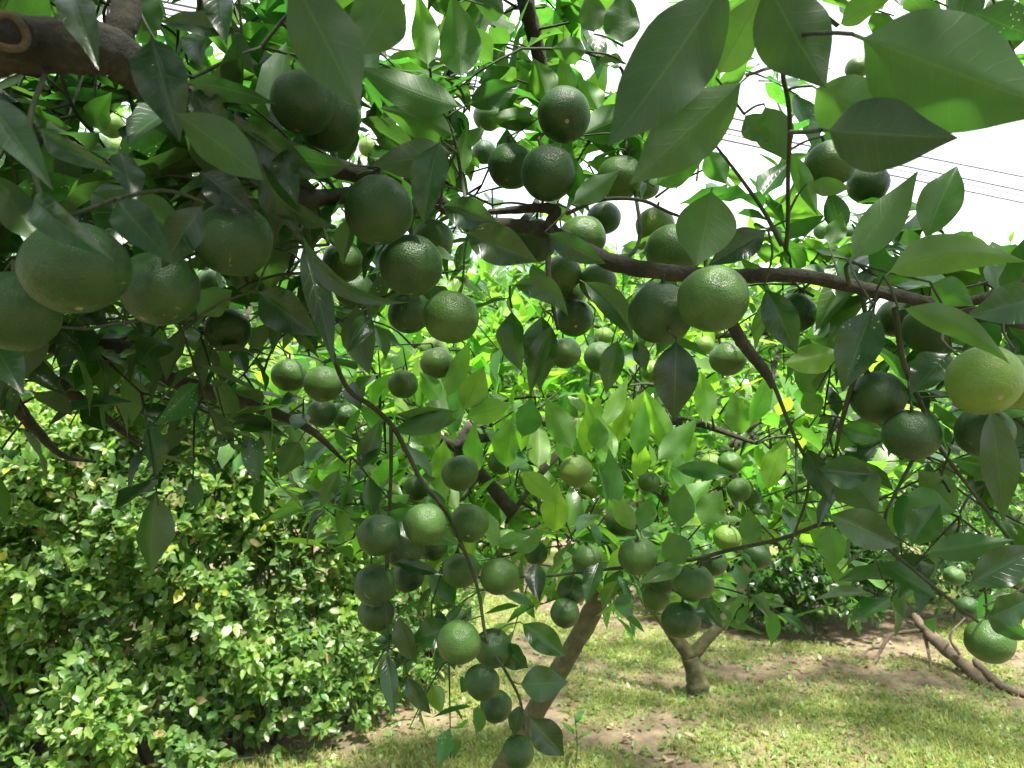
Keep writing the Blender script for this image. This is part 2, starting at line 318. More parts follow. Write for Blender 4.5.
# ------------------------------------------------------------------ fruit table (pixel centre, diameter, rind, label, group)
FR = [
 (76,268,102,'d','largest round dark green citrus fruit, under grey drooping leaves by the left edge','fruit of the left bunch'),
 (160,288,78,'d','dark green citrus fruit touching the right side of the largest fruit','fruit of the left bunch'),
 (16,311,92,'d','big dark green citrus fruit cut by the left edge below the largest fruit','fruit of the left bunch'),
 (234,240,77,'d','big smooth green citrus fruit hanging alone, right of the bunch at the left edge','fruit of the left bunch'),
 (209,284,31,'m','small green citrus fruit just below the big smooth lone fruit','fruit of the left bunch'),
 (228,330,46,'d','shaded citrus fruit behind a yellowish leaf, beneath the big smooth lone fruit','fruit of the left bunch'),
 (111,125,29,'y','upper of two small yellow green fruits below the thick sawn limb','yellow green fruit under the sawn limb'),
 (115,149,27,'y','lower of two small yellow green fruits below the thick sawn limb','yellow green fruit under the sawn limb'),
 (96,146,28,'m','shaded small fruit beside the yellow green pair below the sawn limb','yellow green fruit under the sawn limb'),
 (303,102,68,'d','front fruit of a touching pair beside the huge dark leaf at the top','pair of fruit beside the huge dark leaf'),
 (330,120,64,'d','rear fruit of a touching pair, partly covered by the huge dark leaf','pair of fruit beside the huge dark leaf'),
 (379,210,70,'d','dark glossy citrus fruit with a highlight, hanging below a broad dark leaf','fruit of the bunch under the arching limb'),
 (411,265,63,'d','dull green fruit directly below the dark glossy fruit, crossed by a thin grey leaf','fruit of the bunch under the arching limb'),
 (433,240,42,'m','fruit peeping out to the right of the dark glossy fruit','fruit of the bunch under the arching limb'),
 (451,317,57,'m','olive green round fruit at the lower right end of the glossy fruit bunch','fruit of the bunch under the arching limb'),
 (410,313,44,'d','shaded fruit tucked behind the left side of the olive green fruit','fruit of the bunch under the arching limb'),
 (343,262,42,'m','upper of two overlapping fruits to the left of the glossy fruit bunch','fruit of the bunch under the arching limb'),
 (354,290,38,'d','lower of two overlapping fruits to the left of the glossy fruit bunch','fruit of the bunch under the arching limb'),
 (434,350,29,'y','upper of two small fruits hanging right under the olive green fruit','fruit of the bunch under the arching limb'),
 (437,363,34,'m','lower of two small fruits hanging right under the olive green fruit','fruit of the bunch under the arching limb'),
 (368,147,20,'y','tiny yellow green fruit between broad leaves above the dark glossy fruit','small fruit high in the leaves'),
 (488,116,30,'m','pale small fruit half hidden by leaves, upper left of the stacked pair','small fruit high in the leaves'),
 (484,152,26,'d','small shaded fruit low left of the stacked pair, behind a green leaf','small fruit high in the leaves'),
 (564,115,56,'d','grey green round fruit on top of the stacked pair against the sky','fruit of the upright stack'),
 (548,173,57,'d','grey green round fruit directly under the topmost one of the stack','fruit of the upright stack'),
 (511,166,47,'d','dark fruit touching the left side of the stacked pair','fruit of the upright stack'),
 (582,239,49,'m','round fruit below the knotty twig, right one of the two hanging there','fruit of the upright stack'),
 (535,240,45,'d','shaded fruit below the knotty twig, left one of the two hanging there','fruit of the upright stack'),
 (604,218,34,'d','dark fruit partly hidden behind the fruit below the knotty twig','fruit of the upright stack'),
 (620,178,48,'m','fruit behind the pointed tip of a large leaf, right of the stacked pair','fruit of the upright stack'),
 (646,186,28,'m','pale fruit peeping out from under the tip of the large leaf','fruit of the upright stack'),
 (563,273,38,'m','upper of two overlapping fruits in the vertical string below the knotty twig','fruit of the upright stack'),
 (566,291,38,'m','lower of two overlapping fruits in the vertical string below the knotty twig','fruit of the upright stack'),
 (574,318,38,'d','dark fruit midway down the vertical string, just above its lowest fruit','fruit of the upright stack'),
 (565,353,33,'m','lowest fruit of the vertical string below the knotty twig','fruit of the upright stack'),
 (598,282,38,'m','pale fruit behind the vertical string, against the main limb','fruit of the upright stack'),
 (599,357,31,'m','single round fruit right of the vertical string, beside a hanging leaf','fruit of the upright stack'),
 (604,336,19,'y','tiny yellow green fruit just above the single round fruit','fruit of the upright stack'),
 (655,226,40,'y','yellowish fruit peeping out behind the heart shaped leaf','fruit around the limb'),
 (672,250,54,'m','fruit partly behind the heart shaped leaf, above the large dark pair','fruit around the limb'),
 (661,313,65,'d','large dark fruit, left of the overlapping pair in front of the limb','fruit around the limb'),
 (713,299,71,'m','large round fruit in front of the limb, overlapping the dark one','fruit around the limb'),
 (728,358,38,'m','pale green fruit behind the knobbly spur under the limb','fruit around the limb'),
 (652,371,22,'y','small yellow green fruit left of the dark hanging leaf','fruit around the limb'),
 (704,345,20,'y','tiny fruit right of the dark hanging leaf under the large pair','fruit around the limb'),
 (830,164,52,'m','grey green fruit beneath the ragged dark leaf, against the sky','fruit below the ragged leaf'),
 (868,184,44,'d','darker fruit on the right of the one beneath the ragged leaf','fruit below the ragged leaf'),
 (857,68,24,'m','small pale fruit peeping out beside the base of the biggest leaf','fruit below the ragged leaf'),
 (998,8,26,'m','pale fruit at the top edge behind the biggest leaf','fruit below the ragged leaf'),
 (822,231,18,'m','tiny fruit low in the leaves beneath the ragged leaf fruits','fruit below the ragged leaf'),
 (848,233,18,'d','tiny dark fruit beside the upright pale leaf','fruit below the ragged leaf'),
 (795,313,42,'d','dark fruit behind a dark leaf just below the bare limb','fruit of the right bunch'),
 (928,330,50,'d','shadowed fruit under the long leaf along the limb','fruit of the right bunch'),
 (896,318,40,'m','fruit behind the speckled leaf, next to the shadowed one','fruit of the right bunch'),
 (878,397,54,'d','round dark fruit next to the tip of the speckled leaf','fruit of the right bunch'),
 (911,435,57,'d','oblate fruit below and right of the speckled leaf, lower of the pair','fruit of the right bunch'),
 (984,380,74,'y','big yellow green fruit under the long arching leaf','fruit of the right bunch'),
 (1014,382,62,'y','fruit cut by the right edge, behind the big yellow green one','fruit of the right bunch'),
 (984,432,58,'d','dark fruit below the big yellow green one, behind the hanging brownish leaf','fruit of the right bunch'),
 (990,641,49,'m','lone green fruit hanging from the tip of the long diagonal twig','fruit on the long diagonal twig'),
 (967,607,24,'d','small dark fruit above left of the lone fruit on the diagonal twig','fruit on the long diagonal twig'),
 (954,576,22,'m','small fruit behind the diagonal twig below two crossing leaves','fruit on the long diagonal twig'),
 (1014,578,24,'m','small fruit by the right edge between crossing leaves','fruit on the long diagonal twig'),
 (289,375,36,'m','left fruit of a trio hanging over the hedge','trio of fruit over the hedge'),
 (323,384,38,'m','upper right fruit of the trio hanging over the hedge','trio of fruit over the hedge'),
 (322,413,30,'d','lowest fruit of the trio hanging over the hedge','trio of fruit over the hedge'),
 (345,415,26,'d','shadowed fruit behind the lowest one of the trio','trio of fruit over the hedge'),
 (403,384,30,'m','pale fruit half hidden by leaves above the hanging cluster','fruit of the hanging cluster'),
 (460,473,37,'m','matt green fruit at the top of the hanging cluster, by the twig','fruit of the hanging cluster'),
 (416,488,26,'d','shaded fruit left of the twig at the top of the hanging cluster','fruit of the hanging cluster'),
 (500,462,25,'m','small fruit right of the topmost fruit of the hanging cluster','fruit of the hanging cluster'),
 (379,535,44,'d','leftmost upper fruit of the hanging cluster','fruit of the hanging cluster'),
 (375,585,42,'d','fruit right below the leftmost upper one of the hanging cluster','fruit of the hanging cluster'),
 (376,613,38,'d','lowest fruit on the left side of the hanging cluster, third of a column','fruit of the hanging cluster'),
 (425,524,44,'m','round fruit wrapped by a leaf in the middle of the hanging cluster','fruit of the hanging cluster'),
 (469,523,39,'m','fruit with a pale dot, to the right of the leaf wrapped one','fruit of the hanging cluster'),
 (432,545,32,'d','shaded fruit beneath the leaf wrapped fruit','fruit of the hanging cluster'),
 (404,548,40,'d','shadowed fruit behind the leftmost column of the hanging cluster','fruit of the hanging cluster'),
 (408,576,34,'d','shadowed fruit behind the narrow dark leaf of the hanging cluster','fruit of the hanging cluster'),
 (461,570,37,'m','fruit in the centre of the cluster, left of a similar one','fruit of the hanging cluster'),
 (500,576,40,'m','brighter fruit in the centre of the cluster with a leaf at its lower right','fruit of the hanging cluster'),
 (507,541,26,'m','small half lit fruit behind the fruit with a pale dot','fruit of the hanging cluster'),
 (459,642,44,'m','big lit fruit in the lower cluster with a leaf over its left side','fruit of the hanging cluster'),
 (493,648,40,'d','dark fruit right behind the big lit one of the lower cluster','fruit of the hanging cluster'),
 (482,682,36,'d','fruit with a curved thread across it, below the dark one','fruit of the hanging cluster'),
 (496,706,33,'d','second lowest fruit of the hanging cluster','fruit of the hanging cluster'),
 (518,752,34,'d','lowest fruit of the hanging cluster, at the twig tip','fruit of the hanging cluster'),
 (576,471,34,'y','bright lime green fruit lit by the sun among young leaves','fruit among the sunlit young leaves'),
 (530,477,24,'y','lime green fruit half behind a bright lime leaf','fruit among the sunlit young leaves'),
 (590,490,19,'y','tiny pale fruit just below the bright lime green fruit','fruit among the sunlit young leaves'),
 (622,520,35,'m','fruit behind two upright leaves above the crossing twig','fruit among the sunlit young leaves'),
 (649,482,23,'m','small fruit under a white glinting leaf above the crossing twig','fruit among the sunlit young leaves'),
 (711,464,22,'y','pale small fruit above a long horizontal leaf','fruit among the sunlit young leaves'),
 (730,463,24,'m','green small fruit beside the pale one above the horizontal leaf','fruit among the sunlit young leaves'),
 (739,490,25,'m','small fruit right of the upright leaves, left of a smaller one','fruit among the sunlit young leaves'),
 (753,499,20,'m','smaller fruit just right of another above the crossing twig','fruit among the sunlit young leaves'),
 (760,513,21,'d','dim small fruit behind an upright leaf on the crossing twig','fruit among the sunlit young leaves'),
 (727,538,27,'y','pale fruit on the crossing twig beside an upright leaf','fruit among the sunlit young leaves'),
 (713,562,30,'d','shaded fruit below the crossing twig, right of the round pair','fruit along the crossing twig'),
 (757,556,28,'d','shaded fruit under the right end of the crossing twig','fruit along the crossing twig'),
 (638,556,40,'m','round fruit in front of the middle of the crossing twig','fruit along the crossing twig'),
 (588,560,33,'m','round fruit on the left end of the crossing twig','fruit along the crossing twig'),
 (694,583,40,'m','round fruit hanging under the crossing twig, upper of a pair','fruit along the crossing twig'),
 (681,620,40,'d','dark fruit hanging lowest under the crossing twig','fruit along the crossing twig'),
 (655,595,33,'m','fruit behind the pale folded leaf below the crossing twig','fruit along the crossing twig'),
 (664,577,34,'d','shadowed fruit above the one behind the pale folded leaf','fruit along the crossing twig'),
 (572,590,29,'d','upper of two dim fruits in front of the leaning trunk','fruit along the crossing twig'),
 (565,613,30,'d','lower of two dim fruits in front of the leaning trunk','fruit along the crossing twig'),
 (536,553,24,'d','dim fruit left of the crossing twig, behind grey leaves','fruit along the crossing twig'),
]
TINY = [(882,610,11),(788,611,9),(820,613,8),(760,600,8),(741,593,9),(808,590,9),(838,598,8),(775,585,8),(795,630,8),(857,628,8)]
FRUIT_D = 0.054
fr_d = np.array([FRUIT_D * FPX / f[2] for f in FR]); fr_r = np.full(len(FR), FRUIT_D / 2)
fr_r *= np.array([.98 * (1 + 1 / math.sqrt(1 + ((f[0] - 512) ** 2 + (f[1] - 384) ** 2) / FPX ** 2)) / 2 for f in FR])
fr_p = np.array([P(f[0], f[1], d) for f, d in zip(FR, fr_d)])
for _ in range(60):                       # fruit may touch but not pass through each other
    moved = False
    for i in range(len(FR)):
        for j in range(i):
            g = np.linalg.norm(fr_p[i] - fr_p[j]); need = (fr_r[i] + fr_r[j]) * 0.95
            if g < need:
                k = i if fr_d[i] >= fr_d[j] else j
                nd = fr_d[k] + 0.006; fr_r[k] *= nd / fr_d[k]; fr_d[k] = nd; fr_p[k] = P(FR[k][0], FR[k][1], nd); moved = True
    if not moved: break

# ------------------------------------------------------------------ hero leaves: base px, tip px, width px, depth, options
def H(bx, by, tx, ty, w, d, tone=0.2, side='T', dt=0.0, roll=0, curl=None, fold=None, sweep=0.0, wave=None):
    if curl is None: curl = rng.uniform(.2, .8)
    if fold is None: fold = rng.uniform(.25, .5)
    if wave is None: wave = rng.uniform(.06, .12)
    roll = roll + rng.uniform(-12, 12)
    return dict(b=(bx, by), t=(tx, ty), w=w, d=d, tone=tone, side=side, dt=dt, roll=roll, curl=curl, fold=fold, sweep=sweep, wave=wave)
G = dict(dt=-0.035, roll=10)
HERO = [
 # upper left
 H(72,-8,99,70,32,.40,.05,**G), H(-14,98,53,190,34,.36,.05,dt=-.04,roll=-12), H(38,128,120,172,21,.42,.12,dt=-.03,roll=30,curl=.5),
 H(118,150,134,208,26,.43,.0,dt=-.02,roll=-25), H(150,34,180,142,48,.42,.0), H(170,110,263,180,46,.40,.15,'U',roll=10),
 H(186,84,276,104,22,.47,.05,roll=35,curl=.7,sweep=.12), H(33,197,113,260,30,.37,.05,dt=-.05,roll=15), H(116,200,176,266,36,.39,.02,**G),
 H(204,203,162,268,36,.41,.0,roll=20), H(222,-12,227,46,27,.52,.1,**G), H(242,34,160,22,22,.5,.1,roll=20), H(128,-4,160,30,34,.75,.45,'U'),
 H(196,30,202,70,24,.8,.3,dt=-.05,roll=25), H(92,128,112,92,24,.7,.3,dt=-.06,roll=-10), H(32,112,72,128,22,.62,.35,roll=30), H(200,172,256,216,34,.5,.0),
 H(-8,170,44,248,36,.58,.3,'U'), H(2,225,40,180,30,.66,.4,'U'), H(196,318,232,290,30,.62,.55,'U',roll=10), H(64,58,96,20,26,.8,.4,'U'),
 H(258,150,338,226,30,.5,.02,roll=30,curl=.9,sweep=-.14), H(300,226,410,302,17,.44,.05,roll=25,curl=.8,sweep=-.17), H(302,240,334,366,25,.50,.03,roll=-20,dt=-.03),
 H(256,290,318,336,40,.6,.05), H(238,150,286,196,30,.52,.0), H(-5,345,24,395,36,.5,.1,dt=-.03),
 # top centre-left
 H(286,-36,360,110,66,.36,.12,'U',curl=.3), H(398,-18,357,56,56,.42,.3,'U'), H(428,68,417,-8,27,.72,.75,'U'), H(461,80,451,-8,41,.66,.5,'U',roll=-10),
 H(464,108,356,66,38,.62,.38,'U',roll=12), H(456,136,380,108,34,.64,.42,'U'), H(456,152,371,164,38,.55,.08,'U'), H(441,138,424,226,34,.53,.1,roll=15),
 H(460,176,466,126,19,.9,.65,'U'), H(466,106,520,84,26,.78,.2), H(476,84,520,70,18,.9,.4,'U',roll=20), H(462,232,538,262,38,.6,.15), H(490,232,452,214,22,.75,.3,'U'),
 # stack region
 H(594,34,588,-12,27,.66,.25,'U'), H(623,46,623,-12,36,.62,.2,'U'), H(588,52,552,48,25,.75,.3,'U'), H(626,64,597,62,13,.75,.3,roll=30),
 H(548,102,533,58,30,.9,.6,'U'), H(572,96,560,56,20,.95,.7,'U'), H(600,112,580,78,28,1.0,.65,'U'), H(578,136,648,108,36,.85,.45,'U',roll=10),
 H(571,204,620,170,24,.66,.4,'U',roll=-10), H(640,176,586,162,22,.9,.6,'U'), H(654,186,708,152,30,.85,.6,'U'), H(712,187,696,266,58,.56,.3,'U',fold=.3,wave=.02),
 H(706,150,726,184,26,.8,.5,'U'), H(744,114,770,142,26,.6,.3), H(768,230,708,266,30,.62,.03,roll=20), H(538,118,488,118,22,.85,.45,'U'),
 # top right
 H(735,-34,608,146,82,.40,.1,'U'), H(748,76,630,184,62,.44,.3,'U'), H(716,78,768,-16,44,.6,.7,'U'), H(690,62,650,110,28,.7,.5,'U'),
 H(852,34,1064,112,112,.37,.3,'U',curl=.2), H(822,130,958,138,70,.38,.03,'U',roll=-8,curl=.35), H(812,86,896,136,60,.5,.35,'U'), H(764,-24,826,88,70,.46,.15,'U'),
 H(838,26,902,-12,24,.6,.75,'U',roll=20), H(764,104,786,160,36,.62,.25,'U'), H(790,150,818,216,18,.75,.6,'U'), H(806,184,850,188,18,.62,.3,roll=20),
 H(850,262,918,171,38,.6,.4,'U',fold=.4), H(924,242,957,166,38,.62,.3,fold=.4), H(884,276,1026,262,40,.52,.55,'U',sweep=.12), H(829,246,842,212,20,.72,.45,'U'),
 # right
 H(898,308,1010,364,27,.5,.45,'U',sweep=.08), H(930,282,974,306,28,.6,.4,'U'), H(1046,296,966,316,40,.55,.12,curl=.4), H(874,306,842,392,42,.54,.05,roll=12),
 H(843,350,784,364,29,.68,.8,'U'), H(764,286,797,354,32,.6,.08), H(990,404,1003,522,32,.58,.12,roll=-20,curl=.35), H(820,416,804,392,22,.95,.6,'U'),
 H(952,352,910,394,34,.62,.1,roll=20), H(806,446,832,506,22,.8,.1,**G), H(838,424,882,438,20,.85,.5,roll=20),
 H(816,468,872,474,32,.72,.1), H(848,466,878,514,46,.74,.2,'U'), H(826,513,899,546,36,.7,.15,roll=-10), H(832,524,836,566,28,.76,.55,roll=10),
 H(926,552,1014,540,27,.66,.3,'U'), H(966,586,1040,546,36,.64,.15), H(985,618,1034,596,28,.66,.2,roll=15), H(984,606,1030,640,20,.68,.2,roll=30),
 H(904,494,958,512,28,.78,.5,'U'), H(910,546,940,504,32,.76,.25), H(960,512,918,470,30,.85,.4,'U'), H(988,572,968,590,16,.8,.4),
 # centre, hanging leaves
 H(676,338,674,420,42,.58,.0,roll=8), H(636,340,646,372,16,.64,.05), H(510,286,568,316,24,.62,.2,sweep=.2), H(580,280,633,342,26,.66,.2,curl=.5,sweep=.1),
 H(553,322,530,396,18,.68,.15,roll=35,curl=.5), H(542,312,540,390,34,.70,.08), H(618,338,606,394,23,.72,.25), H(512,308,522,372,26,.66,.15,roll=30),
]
# leaves of the hanging cluster and the crossing twig
HERO2 = [
 H(232,122,318,176,36,.50,.02,roll=15), H(352,166,268,148,28,.53,.05,roll=-20), H(440,205,500,226,30,.60,.1), H(210,108,252,152,28,.49,.0), H(282,148,298,206,24,.50,.0,dt=-.03), H(190,90,232,132,30,.47,.02), H(545,232,606,264,24,.64,.1,roll=20), H(140,60,190,96,28,.46,.03,roll=20),
 H(398,614,417,664,20,.95,.12,roll=25), H(388,652,394,717,17,.94,.05,**G), H(406,674,431,714,17,.95,.05,roll=20), H(393,561,443,575,13,.93,.03,dt=-.02),
 H(455,626,412,640,28,.96,.2), H(384,510,460,544,30,.97,.55,fold=.5), H(500,640,528,668,24,1.0,.15,roll=30), H(518,684,568,682,33,.95,.15,fold=.1),
 H(528,716,564,756,30,.94,.05), H(520,704,514,735,16,.96,.05), H(496,546,530,536,16,1.0,.6), H(510,552,545,530,22,1.02,.55,'U'), H(520,622,566,656,26,1.0,.35),
 H(396,660,380,690,10,.97,.2), H(684,567,637,584,16,.93,.45,dt=-.03,roll=15), H(699,598,723,628,20,.97,.1,**G), H(680,530,684,484,26,1.02,.45,'U'),
 H(700,526,722,490,28,1.06,.55,'U'), H(686,566,668,532,30,.98,.45,'U'), H(636,532,612,498,20,1.0,.6,'U'), H(640,532,652,496,20,1.04,.5,'U'),
 H(752,546,750,510,22,1.0,.4,'U'), H(574,452,545,398,27,1.15,.55,'U'), H(637,458,645,401,19,1.15,.6), H(656,462,698,418,24,1.15,.55,'U'), H(598,452,597,418,21,1.2,.6,'U'),
 H(618,512,609,448,20,1.1,.5,'U'), H(520,470,558,504,21,1.1,.75,'U'), H(464,418,512,404,26,1.1,.7,'U'), H(462,412,484,366,28,1.1,.65,'U'), H(446,400,470,340,20,1.15,.6,'U'),
 H(440,402,420,372,20,1.15,.7,'U'), H(460,420,396,414,22,1.0,.25), H(458,410,390,432,24,.98,.3,'U',roll=20), H(672,468,736,474,18,1.1,.35), H(600,560,586,604,18,1.0,.15,**G),
 H(360,470,380,420,22,.9,.2), H(340,468,320,508,18,.9,.3), H(300,440,280,478,26,.9,.2,'U'), H(376,432,360,470,20,.92,.15,**G),
]

def hero_array(h):
    b = P(*h['b'], h['d']); t = P(*h['t'], h['d'] + h['dt'])
    ax = t - b; L = np.linalg.norm(ax); ax = ax / L
    vw = unit(CAM - (b + t) / 2); n = unit(vw - ax * np.dot(vw, ax))
    rl = math.radians(h['roll'])
    n = n * math.cos(rl) + np.cross(ax, n) * math.sin(rl)
    sw = h['sweep']
    if h['side'] == 'U': n = -n; sw = -sw
    Wd = h['w'] / FPX * h['d'] / max(0.5, math.cos(rl)) * 1.04
    return np.array([[*b, *ax, *n, L, Wd, h['curl'], h['fold'], sw, h['tone'], h['wave'], 0.07]])

# more upright young leaves of the leaning tree
for _ in range(52):
    bx, by = rng.uniform(420, 770), rng.uniform(425, 535); ln_ = rng.uniform(38, 64); tx = bx + rng.normal() * 16
    HERO2.append(H(bx, by, tx, by - ln_, rng.uniform(17, 27), rng.uniform(1.2, 1.5), rng.uniform(.5, .85), rng.choice(['U', 'T']), dt=rng.normal() * .03, roll=rng.uniform(-25, 25)))
# coarse depth map of the hero things, so that filler foliage keeps off them
zb = np.full((384, 512), 99.0); yy, xx = np.mgrid[0:384, 0:512] * 2 + 1
for i, f in enumerate(FR):
    m_ = (xx - f[0]) ** 2 + (yy - f[1]) ** 2 < (f[2] / 2 * 0.92) ** 2; zb[m_] = np.minimum(zb[m_], fr_d[i])
HERO2 = [h for h in HERO2 if h['d'] < 1.16 or not any((f[0] - h['b'][0] * .4 - h['t'][0] * .6) ** 2 + (f[1] - h['b'][1] * .4 - h['t'][1] * .6) ** 2 < (f[2] * .5 + 14) ** 2 and d > h['d'] for f, d in zip(FR, fr_d))]
for h in HERO + HERO2:
    (bx, by), (tx, ty) = h['b'], h['t']; dx, dy = tx - bx, ty - by; l2 = dx * dx + dy * dy
    s = np.clip(((xx - bx) * dx + (yy - by) * dy) / l2, 0.1, .95)
    m_ = (xx - bx - s * dx) ** 2 + (yy - by - s * dy) ** 2 < (h['w'] * .42) ** 2 * np.clip(4 * s * (1 - s), .1, 1); zb[m_] = np.minimum(zb[m_], h['d'])
def blocks(p, margin=0.0):
    """True for points that would stand in front of a hero thing"""
    x, y, d = proj(p)
    ix, iy = (x / 2).astype(int), (y / 2).astype(int)
    ok = (ix >= 0) & (ix < 512) & (iy >= 0) & (iy < 384) & (d > 0.01)
    z = np.full(len(p), 99.0); z[ok] = zb[iy[ok], ix[ok]]
    return (z < 90) & (d < z + margin)
SKY = [(408,28,28,38,.8),(655,36,32,64,.85),(612,36,34,50,.3),(735,130,44,46,.95),(850,62,22,22,.8),(950,165,110,50,.97),(795,185,30,40,.5),(1000,215,50,30,.5),(624,228,15,15,.8)]
CLEAR = [(565,690,62,78,2.3),(700,690,90,62,2.3),(850,700,150,62,2.3),(690,660,44,44,3.6),(940,690,90,50,3.5),(300,640,60,90,2.3)]
def in_sky(p, hard=False):
    x, y, d = proj(p); k = np.zeros(len(p), bool)
    for cx, cy, rx, ry, dm in CLEAR: k |= (((x - cx) / rx) ** 2 + ((y - cy) / ry) ** 2 < 1) & (d > 0) & (d < dm)
    for cx, cy, rx, ry, pr in SKY:
        k |= (((x - cx) / rx) ** 2 + ((y - cy) / ry) ** 2 < 1) & ((rng.random(len(p)) < pr) | hard) & (d > 0)
    return k

# ------------------------------------------------------------------ near tree skeleton
class Skeleton:
    def __init__(self): self.p = np.zeros((0, 3)); self.k = []
    def add(self, pts, key): self.p = np.vstack([self.p, pts]); self.k += [key] * len(pts)
    def nearest(self, q):
        i = int(np.argmin(((self.p - q) ** 2).sum(1))); return self.p[i], self.k[i]
sk = Skeleton()
def branch(pts, r_px, key='', sides=14, rough=.17, per=10, skel=None):
    """pts: (px, py, depth); r_px: radii in px at that depth"""
    w = np.array([P(*q) for q in pts]); path = catmull(w, per)
    d = np.array([q[2] for q in pts]); rr = np.array(r_px, float)
    if len(rr) != len(d): rr = np.interp(np.linspace(0, 1, len(d)), np.linspace(0, 1, len(rr)), rr)
    T = Tubes(); T.add(path, rr / FPX * d, sides, rough)
    (skel or sk).add(path, key)
    return T

near = obj('citrus_tree', None, loc=(-1.02, 0.42, 0.0))
tag(near, 'near citrus tree whose sawn thick limb arches across the top, heavy with green fruit', 'tree', 'citrus trees of the orchard')
def part(name, me, parent, **kw):
    o = obj(name, me, parent, **kw)
    r = parent
    while r.parent: r = r.parent
    if parent == r: o.location = -Vector(r.location)
    return o

# trunk outside the frame on the left
base = np.array([-1.02, 0.42, -0.05]); tip0 = P(-140, 70, .52)
T = Tubes(); tp = catmull([base, [-1.0, .43, .35], [-.93, .46, .8], [-.80, .48, 1.3], [-.66, .5, 1.62], tip0], 8); T.add(tp, [.085, .07, .060, .050, .036, .0212], 18, .17)
part('trunk', T.mesh('trunk', M_BARK), near)
B = {}
def addb(key, T, m=M_BARK, name='branch', parent=None):
    sk.k = [key if x == '' else x for x in sk.k]
    o = part(name, T.mesh(name, m), parent or near); B[key] = o; return o
addb('limb', branch([(-140,70,.52),(-60,58,.50),(0,46,.48),(60,46,.47),(112,52,.48),(160,88,.50),(225,126,.53),(300,156,.56),(350,172,.60),(420,190,.65),(470,222,.70),(520,226,.72),(565,238,.72),(612,262,.70),(680,274,.70),(740,276,.70),(800,276,.68),(870,290,.68),(945,306,.68),(1030,326,.68),(1120,340,.7)],
     [30,28,27,26,24,20,14,11,9.5,8,7,7,7.5,8.5,8.5,7.5,7,7,6,5,3]))
addb('knob', branch([(118,55,.49),(121,30,.49),(126,8,.50),(124,-30,.52),(110,-90,.6)], [15,14,14,13,9]))
addb('stub', branch([(30,48,.49),(18,40,.46),(9,33,.435)], [24,22,20], ), name='pruning_stub')
# sawn face: tan callus ring with a dark hollow
c0, ax0 = P(8, 32.5, .430), unit(P(9, 33, .435) - P(18, 40, .46))
a0 = unit(np.cross(ax0, [0, 0, 1])); b0 = np.cross(ax0, a0); th = np.linspace(0, 2 * np.pi, 33)
T = Tubes(); rr_ = 15.5 / FPX * .43 * (1 + .06 * np.sin(3 * th))
T.add(c0 + (np.cos(th)[:, None] * a0 + np.sin(th)[:, None] * b0) * rr_[:, None], [4.2 / FPX * .43], 10, .1, cap=False)
part('callus_ring', T.mesh('callus_ring', M_TAN), B['stub'])
T = Tubes(); T.add(np.array([c0 - ax0 * .003, c0 + ax0 * .0012]), [13.5 / FPX * .43] * 2, 24)
part('hollow_heartwood', T.mesh('hollow_heartwood', M_ROT), B['stub'])
addb('second', branch([(205,118,.54),(250,172,.56),(292,196,.60),(340,196,.66),(372,186,.7),(410,160,.8),(440,100,.9),(470,20,1.0),(480,-60,1.05)], [12,10,9,8,7,6,5,4,3]))
addb('low', branch([(-160,250,.72),(-60,318,.80),(60,340,.86),(133,356,.90),(170,379,.92),(250,404,.95),(310,430,.98),(345,462,1.0)], [17,16,14,11,9,6.5,4,1.5]))
addb('lower', branch([(-160,300,.75),(-60,340,.8),(0,352,.85),(40,374,.9),(83,402,.95),(118,428,1.0),(150,452,1.05)], [13,12,11,9,6,3.5,1.5]))
addb('rise', branch([(-60,420,.95),(4,402,1.0),(36,430,1.05),(62,455,1.1),(96,462,1.14)], [9,8,5,3,1.3]))
addb('spur', branch([(716,276,.70),(726,310,.70),(742,342,.69),(764,370,.68),(773,388,.68)], [5,6,6.5,5.5,2.6]))
addb('knotty', branch([(560,237,.72),(550,225,.715),(556,212,.71),(540,208,.72),(515,210,.73),(490,212,.76)], [6,5.5,6,5,4,3]))
addb('sky_branch', branch([(520,226,.72),(540,196,.86),(552,150,.94),(549,110,.95),(541,66,.92),(533,30,.90),(523,-10,.88),(512,-80,.9)], [4,4,5,6,7,8,9,9]))
addb('edge', branch([(945,308,.68),(985,298,.66),(1030,282,.64),(1100,262,.6)], [5,5.5,5,4]))
for kk, e1, e2 in (('over', [.1,.2,2.35], [1.2,.5,2.5]), ('rear', [-.5,-.5,2.1], [.3,-1.2,2.1]), ('rear2', [.3,-.35,2.35], [1.3,-.9,1.9]), ('rear3', [-1.2,-.4,2.0], [-1.5,-1.1,1.9])):
    pth = catmull([[-.68,.49,1.58], (np.array([-.68,.49,1.58]) + e1) / 2 + [0, 0, .15], e1, e2], 8); sk.add(pth[8:], kk)
    T = Tubes(); T.add(pth, [.034,.026,.016,.006], 12, .1); addb(kk, T)
